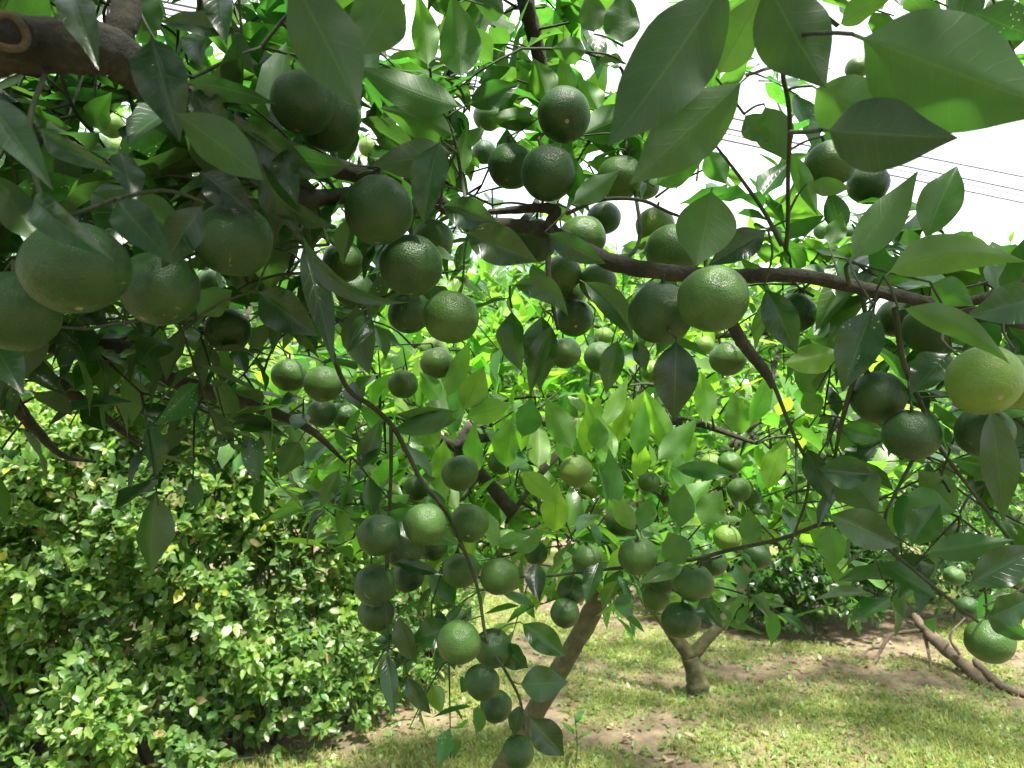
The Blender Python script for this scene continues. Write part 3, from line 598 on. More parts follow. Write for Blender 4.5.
# twigs (sub-parts of the branch they leave)
def twig(pts, r, par, key):
    T = branch(pts, [q * .78 for q in r], key, 8, .05, 6)
    o = part('twig', T.mesh('twig', M_TWIG), B[par]); B[key] = o; return o
twig([(786,250,.66),(788,220,.62),(788,180,.58),(790,130,.54),(788,100,.52),(783,72,.51),(789,36,.50),(783,0,.49),(778,-60,.48)], [3,2.6,2.8,3,3.2,3.2,3,2.6], 'limb', 't1')
twig([(783,70,.51),(770,68,.50),(752,74,.46)], [3,2.4,2], 'limb', 't2')
twig([(788,37,.50),(806,34,.46),(832,33,.41),(852,34,.37)], [3,2.8,2.8,3], 'limb', 't3')
twig([(790,132,.54),(804,132,.46),(822,130,.39)], [3,3,3], 'limb', 't4')
twig([(782,246,.66),(764,212,.66),(742,180,.68),(716,146,.7)], [3,2.6,2.2,1.6], 'limb', 't5')
twig([(566,214,.71),(600,200,.70),(640,200,.69),(668,212,.68),(690,220,.66)], [3,2.6,2.2,1.8], 'knotty', 't6')
twig([(552,226,.715),(548,262,.70),(552,300,.70),(558,330,.71)], [4,3.4,3,2], 'knotty', 't7')
twig([(262,176,.55),(272,210,.52),(290,226,.48),(300,240,.48)], [3,3,2.6,2], 'second', 't8')
twig([(300,200,.62),(312,250,.7),(318,300,.8),(344,383,.92),(373,407,.95),(393,427,.96),(410,458,.97),(423,483,.97),(445,510,.98),(462,545,.99),(478,590,.99),(487,640,.98),(506,672,.97),(520,700,.97),(524,730,.97)], [3,3.4,3.4,3.4,3.4,3.2,3,2.8,2.6,2.4,2.2,2,1.8,1.5], 'second', 't9')
twig([(391,427,.96),(391,470,.96),(389,520,.97),(387,590,.96),(388,640,.95)], [2.6,2.4,2,1.6], 'second', 't10')
twig([(772,380,.68),(795,438,.76),(808,466,.82),(806,500,.86),(790,545,.9)], [3,2.6,2.2,1.8,1.4], 'spur', 't11')
twig([(862,290,.68),(866,340,.70),(850,392,.74),(840,430,.76),(834,462,.78)], [3,3,3.4,2.8,2], 'limb', 't12')
twig([(895,308,.68),(902,356,.70),(912,384,.72),(922,406,.74),(935,440,.76),(950,462,.76),(985,508,.74),(1010,540,.72),(1040,580,.7)], [4,3.8,3.4,3,2.8,2.6,2.2,1.8], 'limb', 't13')
twig([(914,458,.76),(900,484,.76),(886,512,.76)], [2.6,2.4,1.8], 'limb', 't14')
twig([(886,512,.76),(880,545,.8),(850,530,.84),(824,524,.86),(790,536,.9),(768,542,.93),(730,550,.97),(690,560,1.0),(640,566,1.02),(600,570,1.03),(548,576,1.04)], [2.4,2.8,2.8,2.8,2.6,2.6,2.6,2.4,2.2,1.8], 'limb', 't15')
twig([(852,530,.84),(880,544,.80),(904,562,.78),(945,596,.76),(978,622,.76)], [2.6,2.6,2.4,1.8], 'limb', 't16')
twig([(722,556,.98),(700,566,.99),(690,596,.99),(672,590,.99)], [1.6,1.4,1.2], 'limb', 't17')
twig([(130,-10,.62),(150,32,.6),(172,62,.6),(192,78,.6)], [2,2,2,1.6], 'knob', 't18')
twig([(56,58,.52),(66,90,.6),(78,116,.66),(96,136,.68),(108,152,.7)], [2.4,2.4,2.2,1.6], 'limb', 't19')
twig([(130,62,.50),(168,80,.46),(190,84,.45)], [3,3,2.4], 'limb', 't20')
twig([(48,66,.47),(30,120,.42),(36,180,.39),(60,215,.39),(120,198,.40),(160,190,.40)], [3.5,3.4,3.4,3,3,2.4], 'limb', 't21')
twig([(620,266,.70),(640,230,.8),(622,120,.85),(622,70,.85),(590,54,.8),(570,50,.8)], [2.6,2.4,2.2,2,1.6], 'limb', 't22')
twig([(356,176,.60),(372,172,.58),(380,184,.6)], [3,3,2], 'limb', 't23')
twig([(850,288,.68),(846,268,.64),(850,262,.62)], [3,2.6,2], 'limb', 't24')
twig([(430,68,.72),(434,100,.76),(452,130,.78),(462,180,.78),(468,216,.72)], [1.6,2,2.4,2.4], 'limb', 't25')
twig([(290,-50,.45),(250,-30,.48),(190,-50,.52),(128,-30,.52)], [3,3,4,4], 'knob', 't26')

# ------------------------------------------------------------------ hero leaf parts + stalks to the skeleton
twT = Tubes()
def attach(target, r0, r1, tubes, skel, up=0.0, maxlen=9.0, pend=None):
    p, k = skel.nearest(target)
    g = np.linalg.norm(target - p)
    if g < 0.004 or g > maxlen: return
    mid = (p + target) / 2 + np.array([rng.normal() * .08, rng.normal() * .08, .04 + up]) * g
    path = catmull([p, mid, target], max(3, min(6, int(g / .025))))
    if not blocks(path[:max(2, int(len(path) * .75))], -.015).any() and not ((tubes is not twT or g > .06) and in_sky(path, True).any()):
        if pend is not None: pend.append((path, [r0, (r0 + r1) / 2, r1], 6))
        else: tubes.add(path, [r0, (r0 + r1) / 2, r1], 6, 0, cap=False)
    skel.add(path[1:], k)
todo = []
hero_parts = []
for h in HERO:
    A = hero_array(h); me = leaf_mesh('leaf', A, 18, 9, M_LEAF, lr=np.array([0.9 if h['b'] == (874, 306) else rng.random() * .8]))
    hero_parts.append((part('leaf', me, near), h)); todo.append((A[0, :3], .0011, .0009))
# the rest of the large near leaves: leaf pairs on the hanging twigs are sub-parts of those twigs
for h in HERO2:
    A = hero_array(h); me = leaf_mesh('leaf', A, 16, 7, M_LEAF, lr=np.array([rng.random() * .8]))
    b = A[0, :3]; _, k = sk.nearest(b)
    if h['d'] < 1.08: part('leaf', me, B[k]) if B[k].parent == near else part('leaf', me, B[k].parent)
    else: hero_parts.append((me, h))
    todo.append((b, .0010, .0008)) if h['d'] < 1.08 else None
for o, h in hero_parts[:len(HERO)]:
    if h['b'] == (874, 306): o['label'] = 'pale speckled dark leaf beside the round fruit pair'
    if h['b'] == (852, 34): o['label'] = 'biggest broad leaf, seen from below against the sky'
    if h['b'] == (822, 130): o['label'] = 'dark leaf with a ragged end'
    if h['b'] == (286, -36): o['label'] = 'huge dark leaf hanging from above'
    if h['b'] == (843, 350): o['label'] = 'yellowing olive leaf'

# ------------------------------------------------------------------ fruit
def fruit_mesh(seed, flat, segs=40, rings=26):
    v = [(0, 0, flat)]
    for i in range(1, rings):
        ph = math.pi * i / rings
        for j in range(segs):
            th = 2 * math.pi * j / segs
            d = Vector((math.sin(ph) * math.cos(th), math.sin(ph) * math.sin(th), math.cos(ph)))
            r = 1 + .045 * noise.noise(d * 1.4 + Vector((seed * 7.3, 0, 0))) + .016 * noise.noise(d * 3 + Vector((0, seed * 3.1, 0)))
            dent = .07 * math.exp(-(ph / .22) ** 2) + .035 * math.exp(-((math.pi - ph) / .16) ** 2)
            v.append((d.x * r, d.y * r, d.z * r * flat - math.copysign(dent, d.z)))
    v[0] = (0, 0, flat - .07); v.append((0, 0, -flat + .035)); n = len(v) - 1
    f, s = [], []
    for j in range(segs):
        f += [0, 1 + j, 1 + (j + 1) % segs]; s.append(3)
    for i in range(rings - 2):
        for j in range(segs):
            a, b = 1 + i * segs + j, 1 + i * segs + (j + 1) % segs
            f += [a, a + segs, b + segs, b]; s.append(4)
    for j in range(segs):
        f += [n, 1 + (rings - 2) * segs + (j + 1) % segs, 1 + (rings - 2) * segs + j]; s.append(3)
    return v, f, s
FM = {}
for k, m in M_FR.items():
    for q in range(4):
        v, f, s = fruit_mesh(q + 1, (.98, .94, .96, .89)[q]); FM[k, q] = mesh_from('citrus_fruit', v, f, s, m)
def stem_mesh(flat):
    T = Tubes(); z0 = flat - .075
    T.add(catmull([[0, 0, z0 - .02], [.01, 0, z0 + .12], [.03, .01, z0 + .34]], 4), [.085, .065, .055], 8)
    # five lobed calyx button
    ring = 20; th = np.linspace(0, 2 * np.pi, ring, endpoint=False); r = .15 + .06 * np.cos(5 * th)
    top = np.stack([.5 * r * np.cos(th), .5 * r * np.sin(th), np.full(ring, z0 + .055)], 1); bot = np.stack([r * np.cos(th), r * np.sin(th), np.full(ring, z0 + .012 + .02)], 1)
    i0 = T.n; T.v.append(np.vstack([top, bot])); j = np.arange(ring); jn = (j + 1) % ring
    T.f.append(np.stack([i0 + j, i0 + ring + j, i0 + ring + jn, i0 + jn], -1).reshape(-1)); T.s.append(np.full(ring, 4)); T.f.append(i0 + j); T.s.append([ring]); T.n += 2 * ring
    return T.mesh('stem', M_TWIG)
SM = [stem_mesh(x) for x in (.98, .94, .96, .89)]
for i, (x, y, dd, k, label, grp) in enumerate(FR):
    q = 3 if (x, y) == (911, 435) else int(rng.integers(0, 3))
    if dd > 60: q = int(rng.choice([0, 2]))
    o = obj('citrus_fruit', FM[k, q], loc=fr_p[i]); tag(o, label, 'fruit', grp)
    tx, ty = rng.normal(0, .22), rng.normal(0, .22)
    if (x, y) in ((469,523), (984,380), (564,115), (574,318), (682,620)): tx = -0.95
    o.rotation_mode = 'QUATERNION'
    o.rotation_quaternion = Quaternion((0, 1, 0), ty) @ Quaternion((1, 0, 0), tx) @ Quaternion((0, 0, 1), rng.random() * 6)
    sq = (fr_r[i] / (.965)); o.scale = (sq * rng.uniform(.96, 1.03), sq * rng.uniform(.96, 1.03), sq * rng.uniform(.95, 1.02))
    st = obj('stem', SM[q], o)
    top = np.array(fr_p[i]) + np.array(o.rotation_quaternion @ Vector((.03, .01, (.98, .94, .96, .89)[q] + .24))) * sq
    if dd > 33 or y > 500 or y < 350: todo.append((top, .0013, .0011))
    else: todo.append((top, .0010, .0008))

# ------------------------------------------------------------------ filler foliage of the near tree
def shoot(Lv, tubes, pos, dirv, n, ln, stem, tone, upness=.5, r=.0012, droop=.0, wr=(.37, .50), cond=None, sk_pts=None):
    """a leafy shoot: n leaves spiralling up a stem that starts at pos"""
    dirv = unit(dirv); e = pos + dirv * stem
    bend = np.array([0, 0, -droop * stem])
    path = catmull([pos, pos + dirv * stem * .5 + bend * .3, e + bend], 3)
    a = rng.random() * 6.28
    ref = unit(np.cross(dirv, [0, 0, 1.0]) + 1e-4); rf2 = np.cross(dirv, ref)
    for i in range(n):
        t = .12 + .88 * (i + .5 * rng.random()) / n
        p = path[0] * (1 - t) ** 2 + 2 * t * (1 - t) * path[len(path) // 2] + path[-1] * t * t
        a += 2.4 + rng.normal() * .3
        rad = ref * math.cos(a) + rf2 * math.sin(a)
        s = rng.uniform(.45, 1.05) * (1 - .35 * max(0, t - .6))
        ax = unit(dirv * (s * (.45 + .8 * t)) + rad * 1.0 + np.array([0, 0, -.35 * (1 - upness) + rng.normal() * .15]))
        nrm = np.array([rng.normal() * .35, rng.normal() * .35, 1.0]) + dirv * .5 * upness
        if abs(np.dot(unit(nrm), ax)) > .93: nrm = nrm + rad
        L = ln * rng.uniform(.55, 1.15); Wd = L * rng.uniform(*wr)
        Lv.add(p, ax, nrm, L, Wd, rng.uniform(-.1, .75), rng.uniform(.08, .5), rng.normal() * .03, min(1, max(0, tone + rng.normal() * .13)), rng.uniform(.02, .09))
    if tubes is not None and not (blocks(path).any() or in_sky(path, True).any()): (tubes.append((path, [r * 1.3, r, r * .6], 5)) if isinstance(tubes, list) else tubes.add(path, [r * 1.3, r, r * .6], 5, 0, cap=False))
    return path

LIT = [(576,471),(530,477),(727,538),(711,464),(622,520),(638,556),(694,583),(459,642),(500,576),(469,523),(460,473),(588,560),(599,357),(425,524),(375,585),(482,682),(496,706),(518,752),(990,641),(728,358),(289,375),(323,384),(379,535),(681,620)]
lit_p = [np.array(fr_p[i]) for i, f in enumerate(FR) if (f[0], f[1]) in LIT]
for h in HERO2:
    if h['tone'] >= .5: lit_p.append((P(*h['b'], h['d']) + P(*h['t'], h['d'])) / 2)
def shades(p, rad=.042):
    _, sy, _ = proj(p)
    k = np.zeros(len(p), bool)
    for q in lit_p:
        v = p - q; t = v @ sun_dir
        k |= (t > .02) & ((t < .44) | (sy < -20)) & (np.linalg.norm(v - t[:, None] * sun_dir, axis=1) < rad + .025 * np.maximum(t, 0))
    return k
def filter_leaves(Lv, sky=True, margin=.02):
    A = Lv.arr(); keep = np.ones(len(A), bool)
    sd = unit(np.cross(A[:, 6:9], A[:, 3:6]))
    for t, s in ((.1, 0), (.3, 0), (.5, 0), (.7, 0), (.95, 0), (.45, .45), (.45, -.45)):
        q = A[:, :3] + A[:, 3:6] * (A[:, 9] * t)[:, None] + sd * (A[:, 10] * s)[:, None]
        keep &= ~blocks(q, margin)
        if t == .5: keep &= ~shades(q)
        if sky and t in (.5, .95): keep &= ~in_sky(q)
    d = (A[:, :3] - CAM) @ FWD; r = np.linalg.norm(A[:, :3] - CAM, axis=1)
    keep &= ~(r < .42)
    Lv.keep = keep
    return A[keep]

nearL = Leaves()
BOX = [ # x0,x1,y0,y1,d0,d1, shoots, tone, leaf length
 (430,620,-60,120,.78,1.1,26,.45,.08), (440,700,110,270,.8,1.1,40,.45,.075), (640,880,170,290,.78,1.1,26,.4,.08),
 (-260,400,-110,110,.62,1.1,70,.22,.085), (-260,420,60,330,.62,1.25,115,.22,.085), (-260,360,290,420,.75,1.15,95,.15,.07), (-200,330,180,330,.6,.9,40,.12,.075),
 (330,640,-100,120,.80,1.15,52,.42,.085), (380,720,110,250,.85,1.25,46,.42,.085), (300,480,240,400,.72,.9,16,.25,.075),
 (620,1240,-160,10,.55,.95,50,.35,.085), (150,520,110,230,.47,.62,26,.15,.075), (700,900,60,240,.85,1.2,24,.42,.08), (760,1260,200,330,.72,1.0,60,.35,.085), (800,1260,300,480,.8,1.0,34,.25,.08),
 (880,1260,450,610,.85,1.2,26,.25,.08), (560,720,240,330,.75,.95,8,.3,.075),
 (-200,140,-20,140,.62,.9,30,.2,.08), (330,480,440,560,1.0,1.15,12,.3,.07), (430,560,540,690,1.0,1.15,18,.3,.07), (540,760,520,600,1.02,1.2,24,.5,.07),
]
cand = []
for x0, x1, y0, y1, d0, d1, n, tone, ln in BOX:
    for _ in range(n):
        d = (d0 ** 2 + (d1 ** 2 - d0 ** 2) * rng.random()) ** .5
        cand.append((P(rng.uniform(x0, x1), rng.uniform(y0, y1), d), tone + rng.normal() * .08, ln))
# unseen crown above and beside the frame, made dense to shade the foreground
for _ in range(700):
    p = np.array([rng.uniform(-1.7, 1.9), rng.uniform(-.9, 1.0), rng.uniform(1.8, 2.7)])
    x, y, d = proj(p[None]); 
    if d[0] > .05 and -60 < x[0] < 1084 and y[0] > -80: continue
    if np.linalg.norm((p - np.array([.1, .1, 2.0])) / np.array([1.7, .95, .75])) > 1: continue
    cand.append((p, .3, .085))
for _ in range(110): cand.append((np.array([rng.uniform(-.6, .7), rng.uniform(.0, .5), rng.uniform(1.98, 2.4)]), .3, .09))  # extra unseen shoots overhead, added to shade the big leaves and left fruit
for _ in range(330):  # unseen shoots behind the camera, added to cut fill light on the foreground
    p = np.array([rng.uniform(-2.1, 2.1), rng.uniform(-1.9, .0), rng.uniform(1.25, 2.8)])
    if np.linalg.norm(p - CAM) < .55: continue
    cand.append((p, .3, .09))
order = np.argsort([np.min(((sk.p - c[0]) ** 2).sum(1)) for c in cand])
todo.sort(key=lambda z: np.min(((sk.p - z[0]) ** 2).sum(1)))
for z in todo: attach(z[0], z[1], z[2], twT, sk)
shL = Tubes(); pend_all = []
for i in order:
    p, tone, ln = cand[i]
    q, k = sk.nearest(p)
    x, y, d = proj(p[None])
    if blocks(p[None])[0] or in_sky(p[None])[0]: continue
    pd = []; i_0 = len(nearL.rows)
    attach(p, .0018, .0013, shL, sk, maxlen=.16, pend=pd)
    dv = unit((p - q) * np.array([1, 1, .6])) + np.array([rng.normal() * .5, rng.normal() * .5, rng.normal() * .4 - .15])
    path = shoot(nearL, pd, p, dv, int(rng.integers(5, 9)), ln, rng.uniform(.07, .14), tone, .35, droop=.25)
    pend_all.append((i_0, len(nearL.rows), pd))
A = filter_leaves(nearL)
for i_0, i_1, pd in pend_all:
    if nearL.keep[i_0:i_1].sum() >= 3:
        for w in pd: shL.add(w[0], w[1], w[2], 0, cap=False)
x_, y_, d_ = proj(A[:, :3]); seen = (d_ > .1) & (np.abs(x_ - 512) < 700) & (y_ > -150)
g1, g2 = leaf_geometry(A[seen], 9, 5), leaf_geometry(A[~seen], 5, 3)
cr = part('crown', mesh_from('crown', np.vstack([g1[0], g2[0]]), np.concatenate([g1[1], g2[1] + len(g1[0])]), np.concatenate([g1[2], g2[2]]), M_LEAF,
    uv=np.vstack([g1[3], g2[3]]), attrs={k: np.concatenate([g1[4][k], g2[4][k]]) for k in g1[4]}), near); cr['kind'] = 'stuff'
# drop filler shoot wood that crosses the hero things: kept thin, so simply build it
o = part('twigs', mesh_from('twigs', np.concatenate(twT.v + shL.v), np.concatenate([f for f in twT.f] + [f + twT.n for f in shL.f]), np.concatenate([*twT.s, *shL.s]), M_TWIG), near); o['kind'] = 'stuff'
print('near crown leaves', len(A))

# ------------------------------------------------------------------ other citrus trees
def citrus(label, trunk, tr, crowns, n, ln, tone, nt, limbs=7, sky=True, hero=(), forks=None, seed=1, upn=.6, loc=None, m=M_TRUNK):
    g = np.asarray(trunk[0]); root = obj('citrus_tree', None, loc=g); tag(root, label, 'tree', 'citrus trees of the orchard')
    T = Tubes(); tp = catmull(trunk, 8); T.add(tp, tr, 16, .16); part('trunk', T.mesh('trunk', m), root)
    s2 = Skeleton(); s2.add(tp[-4:], 0)
    for fk, fr in (forks or []):
        T = Tubes(); pth = catmull(fk, 7); T.add(pth, fr, 12, .1); part('branch', T.mesh('branch', m), root); s2.add(pth, 0)
    for c, r in crowns:
        c, r = np.array(c), np.array(r)
        for i in range(limbs):
            a = 2 * math.pi * (i + rng.random() * .6) / limbs
            e = c + r * np.array([math.cos(a) * .7, math.sin(a) * .7, rng.uniform(-.5, .6)])
            st, _ = s2.nearest(e)
            pth = catmull([st, st * .5 + e * .5 + np.array([0, 0, .12 * r[2]]), e], 7)
            T = Tubes(); T.add(pth, [tr[-1] * .5, tr[-1] * .3, tr[-1] * .12], 8, .08); part('branch', T.mesh('branch', M_BARK), root); s2.add(pth[2:], 0)
    Lv = Leaves(); tw = Tubes()
    for c, r, in crowns:
        c, r = np.array(c), np.array(r); cnt = int(n * (r[0] * r[1] * r[2]) / sum(np.prod(q[1]) for q in crowns)) if len(crowns) > 1 else n
        pts = []
        for _ in range(cnt):
            v = unit(rng.normal(size=3)); rad = rng.uniform(.35, 1) ** .5
            nz = 1 + .28 * noise.noise(Vector(v * 2.3 + seed * 3.7))
            pts.append(c + r * v * rad * nz)
        pts = [p for p in pts if p[2] > .12]
        pts.sort(key=lambda p: np.min(((s2.p - p) ** 2).sum(1)))
        for p in pts:
            q, _ = s2.nearest(p)
            if blocks(p[None], .03)[0] or (sky and in_sky(p[None])[0]): continue
            gl = np.linalg.norm(p - q)
            if gl < .6:
                pth = catmull([q, (p + q) / 2 + np.array([0, 0, .04 * gl]), p], 3); (None if blocks(pth).any() or in_sky(pth, True).any() else tw.add(pth, [.0035, .0025, .0018], 5, 0, cap=False)); s2.add(pth[1:], 0)
            dv = unit(p - c) + np.array([rng.normal() * .4, rng.normal() * .4, rng.normal() * .3 + upn])
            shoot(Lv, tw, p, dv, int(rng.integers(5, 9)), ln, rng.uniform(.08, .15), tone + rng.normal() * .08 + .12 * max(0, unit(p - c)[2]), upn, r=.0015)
    A = filter_leaves(Lv, sky, .03)
    o = part('crown', leaf_mesh('crown', A, nt[0], nt[1], M_LEAF), root); o['kind'] = 'stuff'
    o = part('twigs', tw.mesh('twigs', M_TWIG), root); o['kind'] = 'stuff'
    for me, h in hero: part('leaf', me, root)
    print(label[:30], len(A))
    return root

tb = gpt(462, 852)
citrus('leaning citrus tree with a slender bare trunk, sunlit young leaves above it',
       [tb + [0, 0, -.04], P(478,820,2.56), P(520,738,2.5), P(550,686,2.46), P(585,626,2.4), P(606,580,2.36), P(620,530,2.3)], [.046,.040,.034,.032,.031,.031,.03],
       [((P(590,455,1.75)), (.62,.55,.27)), ((P(420,420,1.7)), (.34,.4,.24)), ((P(600,520,2.1)), (.6,.45,.2)), (P(640,340,2.7), (.8,.5,.3))], 820, .094, .66, (6, 3), limbs=6, hero=hero_parts[len(HERO):],
       forks=[([P(606,580,2.36), P(560,500,2.1), P(520,430,1.8), P(560,422,1.7), P(616,430,1.6)], [.030,.024,.016,.013,.010]), ([P(620,530,2.3), P(700,470,2.2), P(760,420,2.1)], [.022,.014,.008])], seed=2, upn=.7)
t3 = gpt(697, 696)
d3 = float((t3 - CAM) @ FWD)
citrus('citrus tree with a short mossy trunk forking low, standing on the worn grass',
       [t3 + [0, 0, -.04], P(698,690,d3), P(695,672,d3), P(690,656,d3)], [.075,.062,.052,.05],
       [(P(760,470,d3), (1.15,.8,.42)), (P(640,420,d3 + .2), (.8,.8,.4)), (P(930,430,d3 - .2), (.9,.8,.5)), (P(1090,470,d3 - .5), (.7,.7,.6))], 860, .08, .58, (5, 3), limbs=6,
       forks=[([P(690,656,d3), P(676,638,d3), P(660,615,d3 + .05), P(640,585,d3 + .1), P(630,540,d3 + .1)], [.042,.036,.032,.028,.02]), ([P(690,658,d3), P(706,640,d3), P(722,622,d3), P(740,590,d3), P(760,540,d3), P(840,480,d3)], [.04,.032,.028,.026,.024,.015])], seed=5)
t4 = gpt(800, 640) + np.array([.1, .55, 0])
d4 = float((t4 - CAM) @ FWD)
citrus('low drooping dark green citrus tree beyond the forked trunk, leaves almost touching the ground',
       [t4 + [0, 0, -.04], t4 + [0, 0, .3], t4 + [.05, 0, .7]], [.07,.06,.05],
       [(P(800,575,d4 - .15), (.62,.5,.40)), (P(760,540,d4), (.8,.6,.45)), (P(900,520,d4), (.8,.6,.45)), (P(690,570,d4 + .3), (.6,.5,.35)), (P(930,575,d4 + .3), (.6,.5,.3)), (P(800,605,d4 - .2), (.6,.4,.22))], 1900, .09, .32, (5, 3), limbs=5, seed=8, upn=.1)
for lab, gx, dd, rr, zc, n, tn, sd in (
    ('sunlit citrus tree farther back, behind the low drooping one', 640, 7.0, (1.7, 1.0, 1.25), 1.85, 560, .5, 11),
    ('round citrus tree far back at the right, above the fallen branch', 1010, 6.6, (1.6, 1.0, 1.2), 1.8, 520, .5, 12),
    ('citrus tree far back beside the end of the hedge', 480, 7.6, (1.6, 1.0, 1.35), 2.0, 520, .45, 13),
    ('big citrus tree behind the hedge, its bright leaves filling the upper left', 120, 5.6, (2.7, 1.1, 1.6), 2.55, 760, .55, 14)):
    g = CAM + dd * np.array([(gx - 512) / FPX, 1, 0]); g[2] = 0
    c = g + [0, 0, zc]
    citrus(lab, [g + [0, 0, -.05], g + [.03, 0, .4], g + [0, .02, zc * .6]], [.09, .075, .06], [(c, rr)], n, .10 if dd > 5 else .09, tn, (4, 3), limbs=7, seed=sd, upn=.4)

# tiny fruit on the low drooping tree
for x, y, dd in TINY:
    d = d4 - .62; o = obj('citrus_fruit', FM['m', int(rng.integers(0, 3))], loc=P(x, y, d))
    tag(o, 'tiny blurred green fruit on the low drooping tree beyond the forked trunk', 'fruit', 'tiny fruit of the low drooping tree')
    s = dd / 2 / FPX * d; o.scale = (s, s, s); obj('stem', SM[0], o)

# ------------------------------------------------------------------ hedge
hroot = obj('hedge', None, loc=(-1.6, 4.0, 0)); tag(hroot, 'tall dense leafy hedge with small glossy leaves, lit from the side, at the left', 'hedge')
def hedge_front(x):    # y of the hedge's front face
    return np.interp(x, [-4.2, -2.2, -1.25, -.95, -.55, -.38, -.3], [3.05, 3.05, 3.2, 3.45, 4.0, 4.5, 5.6])
nH = 13500
xs = rng.uniform(-4.0, -.32, nH); zs = rng.uniform(.02, 1, nH) ** .9
topz = 1.70 + .12 * np.sin(xs * 3.1) + .1 * np.sin(xs * 7.7 + 1)
depth_in = np.where(rng.random(nH) < .62, rng.random(nH) ** 1.6 * .36, rng.uniform(.3, 1.2, nH))
fy = hedge_front(xs)
bump = np.array([noise.noise(Vector((x * 2.6, z * 2.6, 3.3))) * .24 + noise.noise(Vector((x * 7, z * 7, 1.3))) * .14 for x, z in zip(xs, zs * 1.7)])
ontop = rng.random(nH) < .2
ys = np.where(ontop, fy + rng.random(nH) * 1.1, fy + depth_in + bump)
zz = np.where(ontop, topz - rng.random(nH) ** 2 * .25 + bump, zs * topz)
hp = np.stack([xs, ys, np.maximum(zz, .03)], 1)
slope = np.gradient(hedge_front(np.linspace(-4.2, -.3, 400)), np.linspace(-4.2, -.3, 400))
sl_ = np.interp(xs, np.linspace(-4.2, -.3, 400), slope)
outn = unit(np.stack([sl_, -np.ones(nH), np.full(nH, .75)], 1)); outn[ontop] = [0, -.2, 1]
sd_ = unit(outn + rng.normal(size=(nH, 3)) * .5)
tone_s = .54 + np.array([noise.noise(Vector(p * 2.2)) for p in hp]) * .45 + rng.normal(0, .08, nH)
T = Tubes(); rows = []
for i in range(nH):
    ax_ = sd_[i]; r1 = unit(np.cross(ax_, [.3, .2, 1])); r2 = np.cross(ax_, r1); ln_ = rng.uniform(.05, .13); a = rng.random() * 6.28
    k_ = int(rng.integers(5, 9)); sz = rng.uniform(.75, 1.2)
    if depth_in[i] < .12 and rng.random() < .35: T.add([hp[i] - ax_ * .06, hp[i] + ax_ * ln_], [.0018, .001], 4, 0, cap=False)
    for q in range(k_):
        t = q / (k_ - 1); a += 1.57 if q % 2 == 0 else 3.14
        aa = a + rng.normal() * .3
        rd = r1 * math.cos(aa) + r2 * math.sin(aa)
        ax = unit(rd + ax_ * (.25 + .8 * t) + [0, 0, -.15]); nn = unit(ax_ + rng.normal(size=3) * .3 + [0, 0, .35])
        Lq = rng.uniform(.042, .078) * sz * (1 - .3 * t)
        rows.append((*(hp[i] + ax_ * ln_ * t), *ax, *nn, Lq, Lq * rng.uniform(.45, .62), rng.uniform(0, .8), rng.uniform(.1, .45), 0, min(1, max(0, tone_s[i] + .2 * t - .05 + rng.normal() * .08)), .05, .05))
A = np.array(rows); hp = A[:, :3]
part('shoots', T.mesh('shoots', M_TWIG), hroot)['kind'] = 'stuff'
A = A[~blocks(hp, .0)]
o = part('foliage', leaf_mesh('foliage', A, 4, 3, M_HEDGE, petiole=False, oval=True), hroot); o['kind'] = 'stuff'
T = Tubes()
for _ in range(150):
    x = rng.uniform(-4, -.4); y = hedge_front(x) + rng.uniform(.16, .55); z1 = rng.uniform(.5, 1.5)
    p = [np.array([x, y, -.02])]
    for q in range(4): p.append(p[-1] + np.array([rng.normal() * .05, rng.normal() * .05 - .015, z1 / 4]))
    T.add(catmull(p, 3), [.008, .005, .003], 6)
o = part('branches', T.mesh('branches', M_BARK), hroot); o['kind'] = 'stuff'

# ------------------------------------------------------------------ fallen branch
fb = gpt(985, 694); fb = obj('fallen_branch', None, loc=(*fb[:2], 0)); tag(fb, 'gnarled brown dead branch lying bent on the grass at the right', 'branch')
def gp(px, py, up): 
    g = gpt(px, py); return g + [0, 0, up]
T = Tubes(); T.add(catmull([P(914,615,4.85), P(922,626,4.75), P(942,646,4.6), P(969,669,4.4), P(993,691,4.2), P(1024,714,3.95), P(1075,748,3.6), gp(1150,800,.03)], 7), [.016,.032,.038,.04,.043,.046,.048,.05], 14, .40); part('stem', T.mesh('stem', M_DEAD), fb)
for pts, r in (([(924,630,4.72),(905,632,4.75),(890,636,4.75),(880,652,4.7),(874,664,4.65),(866,668,4.6)], [.022,.02,.018,.014,.008]), ([(884,648,4.7),(868,650,4.75),(850,668,4.62),(830,662,4.7)], [.013,.012,.008,.005]),
               ([(924,634,4.7),(928,650,4.65),(932,672,4.5)], [.018,.016,.012]), ([(975,660,4.4),(990,676,4.25),(1010,690,4.1),(1040,698,4.0)], [.03,.034,.034,.028]), ([(990,710,4.02),(1010,712,3.98),(1030,722,3.9)], [.012,.014,.01]),
               ([(960,655,4.45),(950,636,4.5),(965,618,4.6)], [.016,.012,.006])):
    T = Tubes(); T.add(catmull([P(*q) for q in pts], 6), np.array(r) * .62, 9, .35); part('side_branch', T.mesh('side_branch', M_DEAD), fb)

